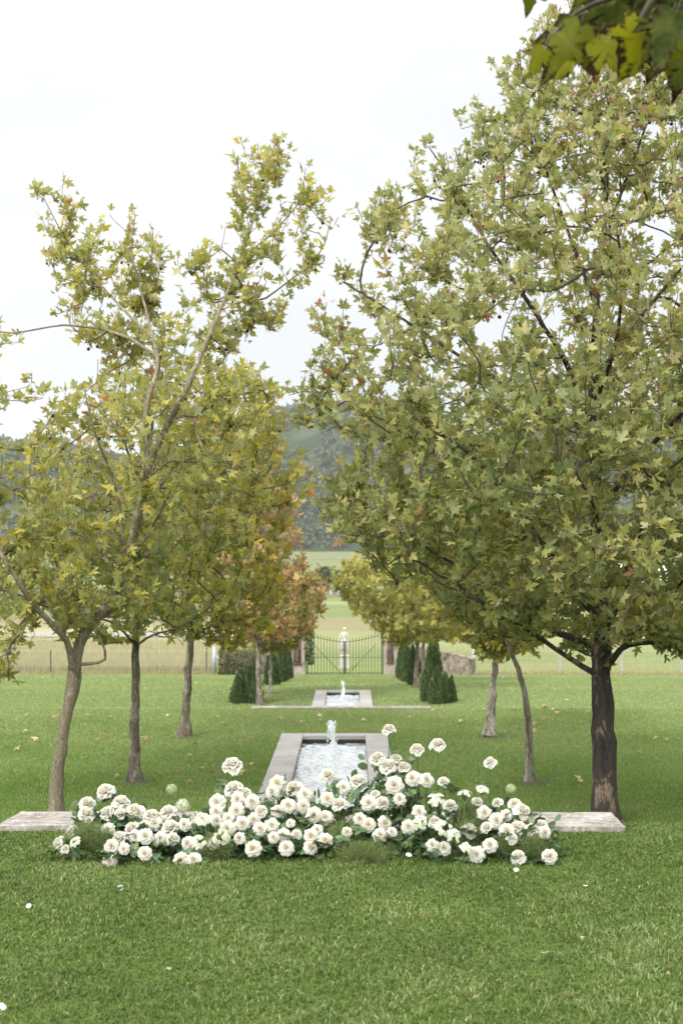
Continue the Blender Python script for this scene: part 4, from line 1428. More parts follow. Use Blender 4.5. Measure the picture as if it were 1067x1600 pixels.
ft = [far_tree_mesh(s) for s in (11, 12, 13)]
tb = MB(); tb.tube([(0, 0, -.1), (.03, 0, .5), (0, 0, 1.0)], [.10, .07, .04], 8)
for k in range(5): tb.tube([(0, 0, .4 + .08 * k), (.4 * math.cos(k * 2.3), .4 * math.sin(k * 2.3), .8 + .07 * k)], [.04, .015], 6)
tb_me = tb.mesh('trunk', M['twigD'], True)
r = np.random.default_rng(21)
spots = [(487, 205, 24), (512, 210, 36), (532, 206, 27), (455, 225, 28), (420, 230, 30)] + [(px, r.uniform(205, 290), r.uniform(22, 40)) for px in (30, 75, 120, 330, 375, 600, 650, 700, 745, 800, 850, 900, 945, 965, 1010, 1050)]
for i, (px, Y, hpx) in enumerate(spots):
    x = px2(px, Y); h = hpx / F * Y
    lab = {0: 'small dark bushy tree left of the round dark one beyond the gate paddocks', 1: 'round dark bushy tree rising in the middle distance above the gate', 2: 'dark bushy tree just right of the round one above the gate'}.get(i, 'dark bushy paddock tree glimpsed between the plane crowns')
    o = empty('paddock_tree', (x, Y, zg(x, Y)), lab, 'tree', 'dark trees across the paddock', rz=i * 1.1)
    c = link('crown', ft[i % 3], o); c.scale = (h / 1.75,) * 3
    t = link('trunk', tb_me, o); t.scale = (h / 1.75,) * 3


# forest on the hill: one mass
def forest():
    r = np.random.default_rng(5)
    n = 5200
    Y = 905 + 560 * r.random(n) ** .8
    x = r.uniform(-.30, .30, n) * Y
    keep = (np.sin(x * .03) + np.sin(Y * .025 + x * .01) + r.normal(0, .8, n)) > -1.2
    keep |= Y < 960
    Y = Y[keep]; x = x[keep]; n = len(x)
    z = gz(x, Y)
    R_ = r.uniform(3.0, 6.8, n)
    k = 46
    d = norm(r.normal(size=(n, k, 3)))
    d[..., 2] = np.abs(d[..., 2]) * 1.0 - .15
    lob = 1 + .25 * np.sin(d[..., 0] * 5 + r.uniform(0, 6, (n, 1))) * np.sin(d[..., 2] * 6)
    pos = np.stack([x, Y, z + R_ * .75], -1)[:, None] + d * (R_[:, None] * lob * r.uniform(.75, 1.05, (n, k)))[..., None] * np.array([1, 1, 1.15])
    q = pos.reshape(-1, 3)
    dd = d.reshape(-1, 3)
    m = len(q)
    sz = np.repeat(R_, k) * r.uniform(.45, .75, m)
    ra = np.clip(np.repeat(r.beta(1.6, 1.8, n), k) + r.normal(0, .12, m), 0, 1)
    v, f, at = leaf_cloud(q - dd * sz[:, None] * .3, norm(r.normal(size=(m, 3)) + [0, 0, .3]), norm(dd + r.normal(0, .35, (m, 3))), sz, OVAL, OF, .4, 1.3, ra=ra)
    me = np_mesh('forest', v, f, M['forest'], at)
    tag(link('forest', me), kind='stuff')


M['forest'] = leaf_mat('hill_forest_leaf', [(0, (.010, .022, .014)), (.5, (.028, .048, .030)), (.85, (.065, .09, .055)), (1, (.14, .15, .11))], transl=.1, backmix=0)
forest()


# ------------------------------------------------------------------ grass
def blades(name, x, y, z, h, w, mat, lean=.5, seg=2, seed=1, ra=None):
    r = np.random.default_rng(seed)
    n = len(x)
    a = r.uniform(0, 2 * math.pi, n)
    side = np.stack([np.cos(a), np.sin(a), np.zeros(n)], -1)
    b_ = r.uniform(0, 2 * math.pi, n)
    ld = np.stack([np.cos(b_), np.sin(b_), np.zeros(n)], -1) * (r.random(n) * lean)[:, None]
    p0 = np.stack([x, y, z], -1)
    up = np.array([0, 0, 1.0])
    H = h[:, None]; W = w[:, None] / 2
    if seg == 2:
        p1 = p0 + H * (.55 * up + .35 * ld)
        p2 = p0 + H * ((.95 - .35 * np.linalg.norm(ld, axis=1)[:, None]) * up + 1.1 * ld)
        v = np.stack([p0 - side * W, p0 + side * W, p1 - side * W * .85, p1 + side * W * .85, p2], 1)
        fc = [np.array([[0, 1, 3, 2]]), np.array([[2, 3, 4]])]
    else:
        p2 = p0 + H * (up + ld)
        v = np.stack([p0 - side * W, p0 + side * W, p2], 1)
        fc = [np.array([[0, 1, 2]])]
    k = v.shape[1]
    fs = [(q[None] + (np.arange(n) * k)[:, None, None]).reshape(-1, q.shape[1]) for q in fc]
    if ra is None: ra = r.beta(2, 2.2, n)
    me = np_mesh(name, v.reshape(-1, 3), fs, mat, {'ra': np.repeat(ra, k), 'rb': np.repeat(r.random(n) * .2, k)})
    o = link(name, me)
    tag(o, kind='stuff')
    return o


def patchy(x, y, s=1.0, seed=0):
    r = np.random.default_rng(seed)
    o = np.zeros_like(x)
    for k in range(9):
        fx, fy = r.normal(0, 2.4 * s, 2); o += np.sin(x * fx + y * fy + r.uniform(0, 6))
    return o / 4


def near_grass():
    r = np.random.default_rng(31)
    n = 430000
    y = 3.6 + (8.05 - 3.6) * r.random(n) ** .95
    x = r.uniform(-1, 1, n) * (.27 * y + 2.0)
    pt = patchy(x, y, 1.0, 3); fine = patchy(x, y, 6.0, 4)
    h = r.uniform(.014, .032, n) * (1 + .18 * pt + .3 * fine).clip(.4, 1.8)
    mid = patchy(x, y, 2.6, 44)
    ra = np.clip(r.beta(1.3, 1.7, n) + .12 * pt + .10 * mid + .14 * fine, 0, .97)
    ra = np.where(r.random(n) < .012, 1, ra)
    keep = ~((y > 7.80) & (x > -1.96) & (x < 1.5))
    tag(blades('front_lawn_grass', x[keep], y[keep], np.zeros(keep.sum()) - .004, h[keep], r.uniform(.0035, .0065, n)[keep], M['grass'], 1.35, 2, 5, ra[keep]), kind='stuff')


near_grass()


def mid_grass():
    r = np.random.default_rng(32)
    n = 500000
    y = 8.0 + (25.6 - 8.0) * r.random(n)
    x = r.uniform(-1, 1, n) * (.26 * y + 2.6)
    p = POOL1
    keep = ~((x > p['x0'] - .01) & (x < p['x1'] + .01) & (y > p['y0'] - .01) & (y < p['y1'] + .01))
    keep &= ~((x > -1.85) & (x < 1.42) & (y > 25.37))
    keep &= ~((x > -2.0) & (x < 1.55) & (y < 11.3))
    for bx, by in ((px2(210, 17.3), 17.3), (px2(287, 21.5), 21.5), (px2(826, 17.3), 17.3), (px2(765, 21.5), 21.5)):
        keep &= ~((np.hypot((x - bx - .05), (y - by) * .8) < .34) & (r.random(n) < .35))
    x, y = x[keep], y[keep]; n = len(x)
    pt = patchy(x, y, .5, 8); fine = patchy(x, y, 4, 9)
    h = r.uniform(.018, .042, n) * (1 + .2 * fine).clip(.5, 1.6)
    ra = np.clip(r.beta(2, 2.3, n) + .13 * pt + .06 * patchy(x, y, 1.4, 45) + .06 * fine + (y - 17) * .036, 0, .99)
    ra = np.where(r.random(n) < .02, 1, ra)
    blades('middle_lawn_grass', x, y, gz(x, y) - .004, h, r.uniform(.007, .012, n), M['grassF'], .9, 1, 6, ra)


mid_grass()


def far_grass():
    r = np.random.default_rng(34)
    n = 190000
    y = 36 + 24 * r.random(n) ** 1.1
    x = r.uniform(-1, 1, n) * (.26 * y + 4)
    p = POOL2
    keep = ~((x > p['x0'] - .02) & (x < p['x1'] + .02) & (y > p['y0'] - .02) & (y < p['y1'] + .02))
    x, y = x[keep], y[keep]; n = len(x)
    pt = patchy(x, y, .35, 18); fine = patchy(x, y, 2, 19)
    ra = np.clip(r.beta(2.4, 1.9, n) + .10 * pt + .08 * fine, .1, .99)
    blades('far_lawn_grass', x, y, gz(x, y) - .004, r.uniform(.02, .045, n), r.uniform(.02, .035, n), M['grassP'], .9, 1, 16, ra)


far_grass()


def tall():
    r = np.random.default_rng(33)
    n = 60000
    y = 60.9 + 26 * r.random(n) ** 1.5
    x = np.where(r.random(n) < .8, r.uniform(-.3, -.045, n) * y, r.uniform(.05, .3, n) * y)
    left = x < 0
    h = np.where(left, r.uniform(.25, .6, n), r.uniform(.1, .22, n))
    blades('tall_paddock_grass', x, y, gz(x, y) - .02, h, r.uniform(.015, .03, n), M['tallgrass'], .35, 1, 7)
    # weedy line along the fence foot
    n = 9000
    x = r.uniform(-19, 19, n); x = x[(x < -3.0) | (x > 4.9)]; n = len(x)
    blades('fence_line_weeds', x, 60.35 + r.normal(0, .12, n), np.full(n, zg(0, 60.3)), r.uniform(.06, .22, n), r.uniform(.01, .02, n), M['dry'], .5, 1, 8)


tall()

# soil rings around the young trees
for (bx, Y) in ((210, 17.3), (287, 21.5), (826, 17.3), (765, 21.5), (651, 43.5), (423, 41.0)):
    cx = px2(bx, Y) + .06; z = zg(cx, Y)
    V = [(0, 0, .028)]; Fc = []
    k = 36
    rr_ = np.random.default_rng(bx)
    for ring, (rad, hh) in enumerate(((.13, .022), (.22, .004), (.30, -.014))):
        for s in range(k):
            a = 2 * math.pi * s / k
            q = rad * (1 + rr_.normal(0, .10 * (ring + .3)))
            V.append((q * math.cos(a), q * 1.1 * math.sin(a), hh + rr_.normal(0, .004)))
    for s in range(k):
        Fc.append([0, 1 + s, 1 + (s + 1) % k])
        for g_ in range(2):
            a, c = 1 + g_ * k + s, 1 + g_ * k + (s + 1) % k
            Fc.append([a, a + k, c + k, c])
    me = bpy.data.meshes.new('soil_patch'); me.from_pydata(V, [], Fc); me.materials.append(M['soil'])
    o = link('soil_patch', me); o.location = (cx, Y, z); tag(o, kind='structure')

# ------------------------------------------------------------------ fallen leaves and petals
dl = []
for s in range(5):
    T = LEAF.copy()
    v, f, at = leaf_cloud(np.zeros((1, 3)), np.array([[0, 1., .15]]), np.array([[.1 * s, -.2, 1.]]), np.array([.105]), fold=1.1, ra=np.array([[.1, .5, .95, .7, .3][s]]))
    v[:, 2] += .02 - v[:, 2].min() * .6
    dl.append(np_mesh('fallen_leaf', v, f, M['dry'], at))
pr = np.random.default_rng(77)
known = [(189, 1187), (182, 1218), (298, 1186), (320, 1204), (335, 1213), (345, 1175), (305, 1168), (378, 1212), (390, 1197), (294, 1226), (275, 1175), (230, 1158), (133, 1137), (172, 1122), (348, 1133), (362, 1140), (618, 1148), (606, 1112), (570, 1130), (470, 1131), (560, 1140), (700, 1130), (910, 1225), (690, 1124), (640, 1125), (1060, 1158), (1043, 1159), (905, 1222), (905, 1265), (350, 1118), (380, 1120), (440, 1127), (500, 1122), (675, 1113), (1000, 1180), (720, 1120), (805, 1150), (60, 1160), (25, 1175), (40, 1120), (90, 1110)]
lp = [(G(px, py, Z1), 0) for px, py in known]
for k in range(46):
    px = pr.uniform(0, 1067); py = 1108 + 70 * pr.random() ** 1.6
    lp.append((G(px, py, Z1), 0))
for k in range(48):
    px = pr.uniform(20, 1040); py = pr.uniform(1058, 1102)
    Yg = np.interp(py, [1053, 1075, 1104], [59, 45, 37.5])
    x = px2(px, Yg)
    lp.append((np.array([x, Yg, 0]), 1))
for k, (px, py) in enumerate([(640, 1420), (1045, 1530), (905, 1475)]):
    lp.append((G(px, py, 0), 2))
for i, (q, zone) in enumerate(lp):
    x, y = q[0], q[1]
    inp = any(p['x0'] < x < p['x1'] and p['y0'] < y < p['y1'] for p in (POOL1, POOL2))
    if inp: continue
    o = link('fallen_leaf', dl[i % 5])
    o.location = (x, y, zg(x, y) + (.02 if zone != 1 else .01))
    o.rotation_euler = (pr.uniform(-.3, .3), pr.uniform(-.3, .3), pr.uniform(0, 6.28))
    s = pr.uniform(.6, 1.15) * (.22 if zone == 2 else 1); o.scale = (s, s, s)
    lab = ['small dry tan plane leaf lying on the middle lawn around the near pool', 'tiny dry plane leaf lying on the far lawn around the far pool', 'small crumbled leaf bit in the front lawn below the flowers'][zone]
    tag(o, lab, 'fallen leaf', ['fallen leaves on the middle lawn', 'fallen leaves on the far lawn', 'leaf bits in the front lawn'][zone])


def petal_mesh(seed, L=1.0):
    r = np.random.default_rng(seed)
    nu, nv = 6, 6
    V = []
    for j in range(nv):
        t = j / (nv - 1)
        w = .5 * math.sin(math.pi * (.12 + .80 * t)) ** .7
        for i in range(nu):
            u = -1 + 2 * i / (nu - 1)
            V.append((u * w, t, .25 * u * u * w + .22 * t * t + r.normal(0, .015)))
    f = [[j * nu + i, j * nu + i + 1, (j + 1) * nu + i + 1, (j + 1) * nu + i] for j in range(nv - 1) for i in range(nu - 1)]
    return np_mesh('rose_petal', np.array(V) * L, np.array(f), M['petal'], {'pt': np.ones(len(V))}, smooth=True)


pm = [petal_mesh(s) for s in (1, 2)]
for i, (px, py, s, lab) in enumerate([
    (185, 1386, .045, 'white petal pair lying on the front lawn below the left flower mound'), (190, 1391, .035, 'smaller white petal touching another below the left flower mound'),
    (45, 1419, .04, 'white petal on the front lawn near the left edge of the grass'), (850, 1488, .055, 'large white petal standing in the grass of the right foreground'),
    (642, 1338, .05, 'white petal fallen in front of the right flower mound'), (805, 1362, .045, 'small white petal on the grass just below the right flower mound'),
    (265, 1515, .035, 'tiny white petal in the lower left grass'), (5, 1578, .05, 'white petal cut by the bottom left corner of the lawn'), (918, 1384, .035, 'small pale petal on the grass right of the flower mounds'), (83, 1422, .03, 'tiny pale petal close to another at the left edge of the grass')]):
    q = G(px, py, .03)
    o = link('fallen_petal', pm[i % 2]); o.location = q
    o.rotation_euler = (pr.uniform(-.2, .5), pr.uniform(-.4, .4), pr.uniform(0, 6.28)); o.scale = (s * .6,) * 3
    tag(o, lab, 'petal', 'fallen white petals')


# ------------------------------------------------------------------ roses
def bloom_mesh(seed, openness, mat, npet=34, centre=False):
    """radius ~1, faces +Z"""
    r = np.random.default_rng(seed)
    V, Fq, pt = [], [], []
    n0 = 0
    nu, nv = 5, 6
    for k in range(npet):
        t = k / (npet - 1)
        az = k * 2.399963 + r.normal(0, .15)
        th = R(4 + (58 + 42 * openness) * t ** .8)
        L = (.50 + .52 * t ** .8) * r.uniform(.92, 1.08)
        W = (.22 + .36 * t ** .7) * r.uniform(.9, 1.12)
        base_r = .02 + .05 * t
        zc = -.28 * t
        rr0, zz = base_r, zc - .42
        e_r = np.array([math.cos(az), math.sin(az), 0]); e_t = np.array([-math.sin(az), math.cos(az), 0]); ez = np.array([0, 0, 1.0])
        ru = r.uniform(0, 6)
        for j in range(nv):
            v = j / (nv - 1)
            phi = th * (.35 + .95 * v) + (R(38) * v ** 3 * t)
            if j:
                rr0 += L / (nv - 1) * math.sin(phi); zz += L / (nv - 1) * math.cos(phi)
            w = W * (math.sin(math.pi * (.10 + .74 * v)) ** .75)
            for i in range(nu):
                u = -1 + 2 * i / (nu - 1)
                notch = -.05 * (1 - abs(u)) * (v > .95) * t
                cup = (.30 - .12 * t) * w * u * u * 1.6
                ruf = .045 * v * v * math.sin(u * 5 + ru) * (.4 + t)
                edge = -.10 * (abs(u) ** 3) * (v > .9)
                rad = rr0 - cup * math.cos(phi) + notch * math.sin(phi) + edge * math.sin(phi)
                hz = zz + cup * math.sin(phi) * .7 + ruf + edge * math.cos(phi)
                V.append(e_r * rad + e_t * w * u + ez * hz + r.normal(0, .008, 3))
                pt.append(t)
        for j in range(nv - 1):
            for i in range(nu - 1):
                a = n0 + j * nu + i
                Fq.append([a, a + 1, a + nu + 1, a + nu])
        n0 += nu * nv
    V = np.array(V)
    mats = [mat]
    mi = [0] * len(Fq)
    if centre:
        mats.append(M['stamen'])
        for k in range(26):
            a = r.uniform(0, 6.28); q = r.uniform(0, .09); c = np.array([q * math.cos(a), q * math.sin(a), r.uniform(.06, .16)])
            s_ = .013
            V = np.vstack([V, c + [[s_, 0, 0], [0, s_, 0], [-s_, 0, 0], [0, -s_, 0]]])
            Fq.append([n0, n0 + 1, n0 + 2, n0 + 3]); mi.append(1); n0 += 4; pt += [0] * 4
    ext = np.percentile(np.hypot(V[:, 0], V[:, 1]), 98)
    V = V / ext
    return np_mesh('bloom', V, np.array(Fq), mats, {'pt': np.array(pt)}, smooth=True, mat_idx=mi)


BL = {'f': [bloom_mesh(s, .72, M['petal'], 40) for s in (1, 2, 3)],
      'g': [bloom_mesh(s, .80, M['petalCream'], 36, True) for s in (4, 5)],
      'u': [bloom_mesh(s, .55, M['petal'], 40) for s in (6, 7, 8)],
      'h': [bloom_mesh(s, .45, M['petal'], 30) for s in (9, 10)]}
_cal = MB(); _cal.ball((0, 0, -.02), (.16, .16, .16), 10, 6)
for k in range(5):
    a = k * 1.257; c, s = math.cos(a), math.sin(a)
    _cal.add([(.1 * c - .07 * s, .1 * s + .07 * c, 0), (.1 * c + .07 * s, .1 * s - .07 * c, 0), (.48 * c, .48 * s, -.10)], [[0, 1, 2]])
cal_me = _cal.mesh('calyx', M['stem'], True)


def leaflet_mesh(seed):
    r = np.random.default_rng(seed)
    # compound rose leaf: five leaflets on a stalk, radius about one
    pos, tip = [], []
    for (y, s, a) in ((1.0, 0, 0), (.75, 1, 60), (.75, -1, 60), (.35, 1, 70), (.35, -1, 70)):
        pos.append((0, y * .6, 0)); tip.append((s * math.sin(R(a)), math.cos(R(a)), r.uniform(-.2, .2)))
    T = np.array([[0, 0, 0], [.20, .12, 0], [.33, .35, 0], [.33, .58, 0], [.2, .82, 0], [0, 1.02, 0], [-.2, .82, 0], [-.33, .58, 0], [-.33, .35, 0], [-.20, .12, 0], [0, .5, -.03]])
    FC = np.array([[10, i, i + 1] for i in range(9)] + [[10, 9, 0]])
    n = len(pos)
    v, f, at = leaf_cloud(np.array(pos), np.array(tip), np.tile([0, 0, 1.], (n, 1)) + r.normal(0, .15, (n, 3)), np.full(n, .62), T, FC, .35, 1.0, ra=r.random(n))
    return np_mesh('leaf', v, f, M['leafRose'], at, smooth=True)


LM = [leaflet_mesh(s) for s in (1, 2, 3)]

ROSES = """161 1231 14 u;139 1250 13 u;136 1266 13 u;190 1247 13 u;86 1316 11 l;106 1298 9 l;100 1324 8 h;116 1291 5 h;164 1266 12 h;186 1268 10 h;209 1261 13 u;
215 1270 12 f;237 1269 13 u;261 1263 14 u;168 1294 12 f;184 1305 12 h;175 1321 12 f;193 1326 9 f;203 1291 13 h;225 1288 13 h;242 1285 13 f;264 1287 14 u;
213 1307 12 f;227 1304 13 f;250 1308 11 f;226 1332 11 g;171 1351 11 f;287 1287 11 f;272 1306 11 h;291 1316 11 f;281 1343 13 g;301 1341 12 g;314 1274 11 u;
336 1252 13 f;338 1268 11 f;341 1282 11 f;354 1293 13 f;332 1316 11 g;358 1278 10 f;362 1188 14 u;362 1226 14 u;383 1235 11 u;370 1248 12 f;392 1251 12 f;
370 1266 13 f;407 1263 10 h;379 1286 12 g;397 1280 11 f;372 1308 11 g;407 1293 13 f;393 1323 13 g;432 1221 13 g;423 1236 12 f;457 1226 14 u;477 1239 13 f;
450 1256 13 g;435 1266 11 g;476 1259 11 f;491 1273 13 f;509 1275 12 f;425 1288 12 f;427 1308 9 f;452 1285 8 f;442 1303 13 f;447 1322 12 f;463 1300 8 h;
485 1304 12 g;486 1322 12 g;508 1312 11 g;496 1295 9 f;512 1206 12 u;537 1229 13 f;512 1247 11 g;530 1251 12 u;606 1134 10 u;651 1165 11 u;684 1157 12 u;
587 1179 12 u;605 1190 13 u;619 1181 9 u;629 1194 10 u;559 1215 14 u;616 1226 14 f;643 1214 13 f;668 1217 12 f;693 1218 9 h;576 1252 13 f;597 1249 11 u;
625 1246 11 f;584 1237 8 u;561 1277 11 g;576 1288 13 g;604 1286 12 g;594 1302 11 f;612 1299 9 f;543 1300 9 g;655 1267 12 f;638 1291 11 f;677 1279 11 u;
675 1319 10 f;694 1323 12 f;765 1186 11 u;703 1253 10 u;748 1250 9 h;774 1251 8 h;758 1268 12 f;775 1281 13 f;758 1289 9 h;804 1252 11 h;821 1263 14 u;
791 1273 10 f;808 1288 13 u;791 1296 12 f;801 1306 9 h;829 1292 12 u;846 1285 10 u;853 1301 11 f;736 1292 12 u;765 1318 12 f;744 1335 13 f;808 1334 13 u;860 1338 12 f"""
RS = []
for s in ROSES.replace('\n', '').split(';'):
    a = s.split()
    RS.append([float(a[0]), float(a[1]), float(a[2]), a[3]])


def mound(x):
    return 0 if x < 309 else 1 if x < 525 else 2 if x < 632 else 3


MN = ['left mound', 'mound left of the water', 'mound before the water', 'right mound']
ORD = ['first', 'second', 'third', 'fourth', 'fifth', 'sixth', 'seventh', 'eighth', 'ninth', 'tenth', 'eleventh', 'twelfth', 'thirteenth', 'fourteenth']
SPECIAL = {(362, 1188): 'lone white rose floating highest above the mound left of the water', (606, 1134): 'highest white rose of all, against the lawn right of the near pool',
           (651, 1165): 'white rose on tall stem left of its taller twin, above the right mound', (684, 1157): 'white rose on long bare stem, wide outer petals, above the right mound',
           (765, 1186): 'lone white rose on a leafy stem standing above the right mound', (161, 1231): 'topmost tilted white rose at the left mound, against the lawn',
           (86, 1316): 'white rose facing left beyond the feathery fern, farthest left of all', (860, 1338): 'white rose lying lowest at the far right end of the flowers',
           (171, 1351): 'white rose lying on the grass at the foot of the left mound by the fern', (362, 1226): 'white rose second highest in the mound left of the water'}
labels = {}
for m in range(4):
    idx = [i for i, q in enumerate(RS) if mound(q[0]) == m and (int(q[0]), int(q[1])) not in SPECIAL]
    idx.sort(key=lambda i: RS[i][1])
    nrow = max(2, round(len(idx) / 7))
    rows = np.array_split(idx, nrow)
    rn = {2: ['top row', 'bottom row'], 3: ['top row', 'middle row', 'bottom row'], 4: ['top row', 'second row', 'third row', 'bottom row'],
          5: ['top row', 'second row', 'middle row', 'fourth row', 'bottom row'],
          6: ['top row', 'second row', 'third row', 'fourth row', 'fifth row', 'bottom row']}[min(nrow, 6)]
    for k, row in enumerate(rows):
        row = sorted(row, key=lambda i: RS[i][0])
        for j, i in enumerate(row):
            kind = {'u': 'white rose', 'f': 'open white rose', 'g': 'cream rose', 'h': 'half-open white rose', 'l': 'sideways white rose'}[RS[i][3]]
            labels[i] = f"{kind}, {ORD[j]} from left in {rn[min(k, len(rn) - 1)]} of the {MN[m]}"

camp = np.array([0, 0, CAMZ])
stem_jobs = []
rr_ = np.random.default_rng(99)
for i, (px, py, rp, kd) in enumerate(RS):
    t = np.clip((1350 - py) / 130, 0, 1.15)
    Y = 6.93 + .52 * t + rr_.normal(0, .015)
    q = P(px, py, Y)
    rad = rp / F * Y * (1.0 if kd in 'fg' else 1.1) * rr_.uniform(.92, 1.06)
    if q[2] < rad * .75: q[2] = rad * .75
    lab = SPECIAL.get((int(px), int(py))) or labels[i]
    side = (px - 480) / 400
    if kd in 'fg': ax = np.array([rr_.normal(0, .25) + .15 * side, -1, rr_.uniform(.25, .75)])
    elif kd == 'h': ax = np.array([rr_.normal(0, .4) + .3 * side, -.7, 1.0])
    elif kd == 'l': ax = np.array([-1.3, -.3, .35])
    else: ax = np.array([rr_.normal(0, .25), -rr_.uniform(.25, .65), 1.0])
    if (int(px), int(py)) == (161, 1231): ax = np.array([-.5, -.5, 1.0])
    ax = ax / np.linalg.norm(ax)
    root = empty('rose', (q[0], q[1], 0), lab, 'rose', 'white roses in the ground flower arrangement')
    rel = np.array([0, 0, q[2]])
    rot = Vector(ax).to_track_quat('Z', 'Y')
    ml = BL['u'] if kd == 'l' else BL[kd]
    b = link('bloom', ml[i % len(ml)], root)
    b.location = rel; b.rotation_mode = 'QUATERNION'
    from mathutils import Quaternion
    b.rotation_quaternion = rot @ Quaternion((0, 0, 1), rr_.uniform(0, 6.28))
    b.scale = (rad, rad, rad * (1.05 if kd in 'fg' else 1.45))
    back = rel - ax * rad * .42
    c = link('calyx', cal_me, root); c.location = back; c.rotation_mode = 'QUATERNION'; c.rotation_quaternion = rot; c.scale = (rad * 1.1,) * 3
    # stem runs down to the ground behind the mound
    foot = np.array([-side * .05 + rr_.normal(0, .02), (7.28 - q[1]) * .7 + rr_.normal(0, .03), 0])
    tall_ = t > .95 or (px, py) in ((362, 1188),)
    if tall_ and False: pass
    if tall_: foot = np.array([rr_.normal(0, .02), .03, 0])
    mid = (back + foot) / 2 - ax * .04
    sp, sr = smooth_poly([back, mid, foot], [.0028, .003, .0033], .05)
    sb = MB(); sb.tube(sp, list(sr), 6)
    sb.build('stem', M['stem'], root, True)
    for k in range(3 if py > 1200 else 2):
        l = link('leaf', LM[(i + k) % 3], root)
        s_ = rr_.uniform(.058, .085)
        d = np.array([rr_.normal(0, 1), rr_.normal(-.1, .6), rr_.uniform(-.5, .45)]); d /= np.linalg.norm(d)
        fr = rr_.uniform(.08, .42)
        l.location = back * (1 - fr) + foot * fr + d * .01
        l.rotation_mode = 'QUATERNION'
        l.rotation_quaternion = Vector(d).to_track_quat('Y', 'Z') @ Quaternion((0, 1, 0), rr_.normal(0, .5))
        l.scale = (s_,) * 3

# dense foliage filling the mounds: follows the roses' heights
def mound_foliage():
    r = np.random.default_rng(55)
    pos = []
    for (px, py, rp, kd) in RS:
        if (px < 125) or (int(px), int(py)) in ((362, 1188), (606, 1134), (651, 1165), (684, 1157), (765, 1186), (161, 1231), (512, 1206)): continue
        t = np.clip((1350 - py) / 130, 0, 1.15)
        Y = 6.93 + .52 * t
        q = P(px, py, Y)
        n = 26
        hh = r.random(n)
        z = np.maximum(.01, (q[2] - .035) * hh)
        yy = q[1] + .05 + r.uniform(0, .16, n)
        xx = q[0] + r.normal(0, .055, n)
        pos.append(np.stack([xx, yy, z], -1))
    q = np.concatenate(pos)
    n = len(q)
    tip = norm(r.normal(0, 1, (n, 3)) + [0, -.4, .1])
    nn = norm(r.normal(0, .6, (n, 3)) + [0, -.5, .7])
    T = np.array([[0, 0, 0], [.20, .12, 0], [.33, .35, 0], [.33, .58, 0], [.2, .82, 0], [0, 1.02, 0], [-.2, .82, 0], [-.33, .58, 0], [-.33, .35, 0], [-.20, .12, 0], [0, .5, -.03]])
    FC = np.array([[10, i, i + 1] for i in range(9)] + [[10, 9, 0]])
    v, f, at = leaf_cloud(q, tip, nn, r.uniform(.035, .07, n), T, FC, .4, 1.0, ra=r.beta(1.4, 2.4, n))
    o = link('rose_foliage', np_mesh('rose_foliage', v, f, M['leafRose'], at))
    tag(o, kind='stuff')


mound_foliage()


# ferns, lace flowers, green balls
def fern(px, pbase, topy, wpx, Y, n, label, seed, ra0=.5, up=1.0, spread=1.0):
    r = np.random.default_rng(seed)
    base = G(px, pbase, 0.0) if Y is None else np.array([P(px, 1300, Y)[0], Y, 0])
    Yb = base[1]
    H = P(px, topy, Yb)[2] * .82; W = wpx / F * Yb / 2 * .8
    root = empty('fern_plume', base, label, 'fern', 'feathery fern plumes among the roses')
    b = MB()
    P_, T_ = [], []
    ns = 16
    for s in range(ns):
        a = r.uniform(0, 2 * math.pi); e = r.uniform(.2, 1.0)
        end = np.array([math.cos(a) * W * e, math.sin(a) * W * e * .7, H * r.uniform(.6, 1.0) * (1 - .25 * e)])
        mid = np.array([end[0] * .3, end[1] * .3, end[2] * .65])
        q, rd = smooth_poly([(0, 0, 0), mid, end], [.0016, .0013, .0006], .02)
        b.tube(q, list(rd), 3, False)
        m = n // ns
        k = (len(q) - 1) * (.2 + .8 * r.random(m) ** .8)
        i0 = k.astype(int).clip(0, len(q) - 2); fr = (k - i0)[:, None]
        c = q[i0] * (1 - fr) + q[i0 + 1] * fr
        # side sprays
        off = norm(r.normal(0, 1, (m, 3))) * (r.random(m) ** .8 * (.05 * spread + .02))[:, None]
        P_.append(c + off); T_.append(norm(off + np.array([0, 0, .02]) + r.normal(0, .02, (m, 3))))
    P_ = np.concatenate(P_); T_ = np.concatenate(T_)
    P_[:, 2] = np.maximum(P_[:, 2], .004)
    m = len(P_)
    tm = np.array([[-.5, 0, 0], [.5, 0, 0], [0, 1, 0]])
    v, f, at = leaf_cloud(P_, T_, norm(r.normal(size=(m, 3))), r.uniform(.010, .022, m), tm, np.array([[0, 1, 2]]), 0, .11, ra=np.clip(r.normal(ra0, .2, m), 0, 1))
    b.build('stem', M['stem'], root, True)
    link('fronds', np_mesh('fronds', v, f, M['fern'], at), root)


fern(137, None, 1272, 92, 7.10, 17000, 'large feathery fern plume, left of the left rose mound', 1, .42)
fern(162, None, 1300, 46, 7.12, 8000, 'smaller dark feathery fern tucked at the foot of the left rose mound', 2, .3)
fern(570, None, 1322, 150, 7.06, 12000, 'low mossy fern hugging the grass under the mound before the water', 3, .3)
fern(535, None, 1268, 80, 7.22, 11000, 'feathery fern filling the dip between the two mounds before the water', 4, .35)
fern(472, None, 1198, 90, 7.50, 6500, 'wispy pale fern sprays seen against the pool water', 5, .75)
fern(722, None, 1188, 110, 7.45, 11000, 'tall hazy fern plume rising between the right mound roses', 6, .45)
fern(735, None, 1262, 60, 7.2, 9000, 'dark feathery fern in the centre of the right mound', 7, .2)
fern(800, None, 1306, 80, 7.13, 12000, 'feathery fern spreading below the right mound roses', 8, .35)
fern(838, None, 1302, 50, 7.12, 8000, 'small feathery fern at the far right end of the flowers', 9, .3)
fern(340, None, 1300, 50, 7.10, 8000, 'pale feathery fern between the left mound and the next', 10, .75)
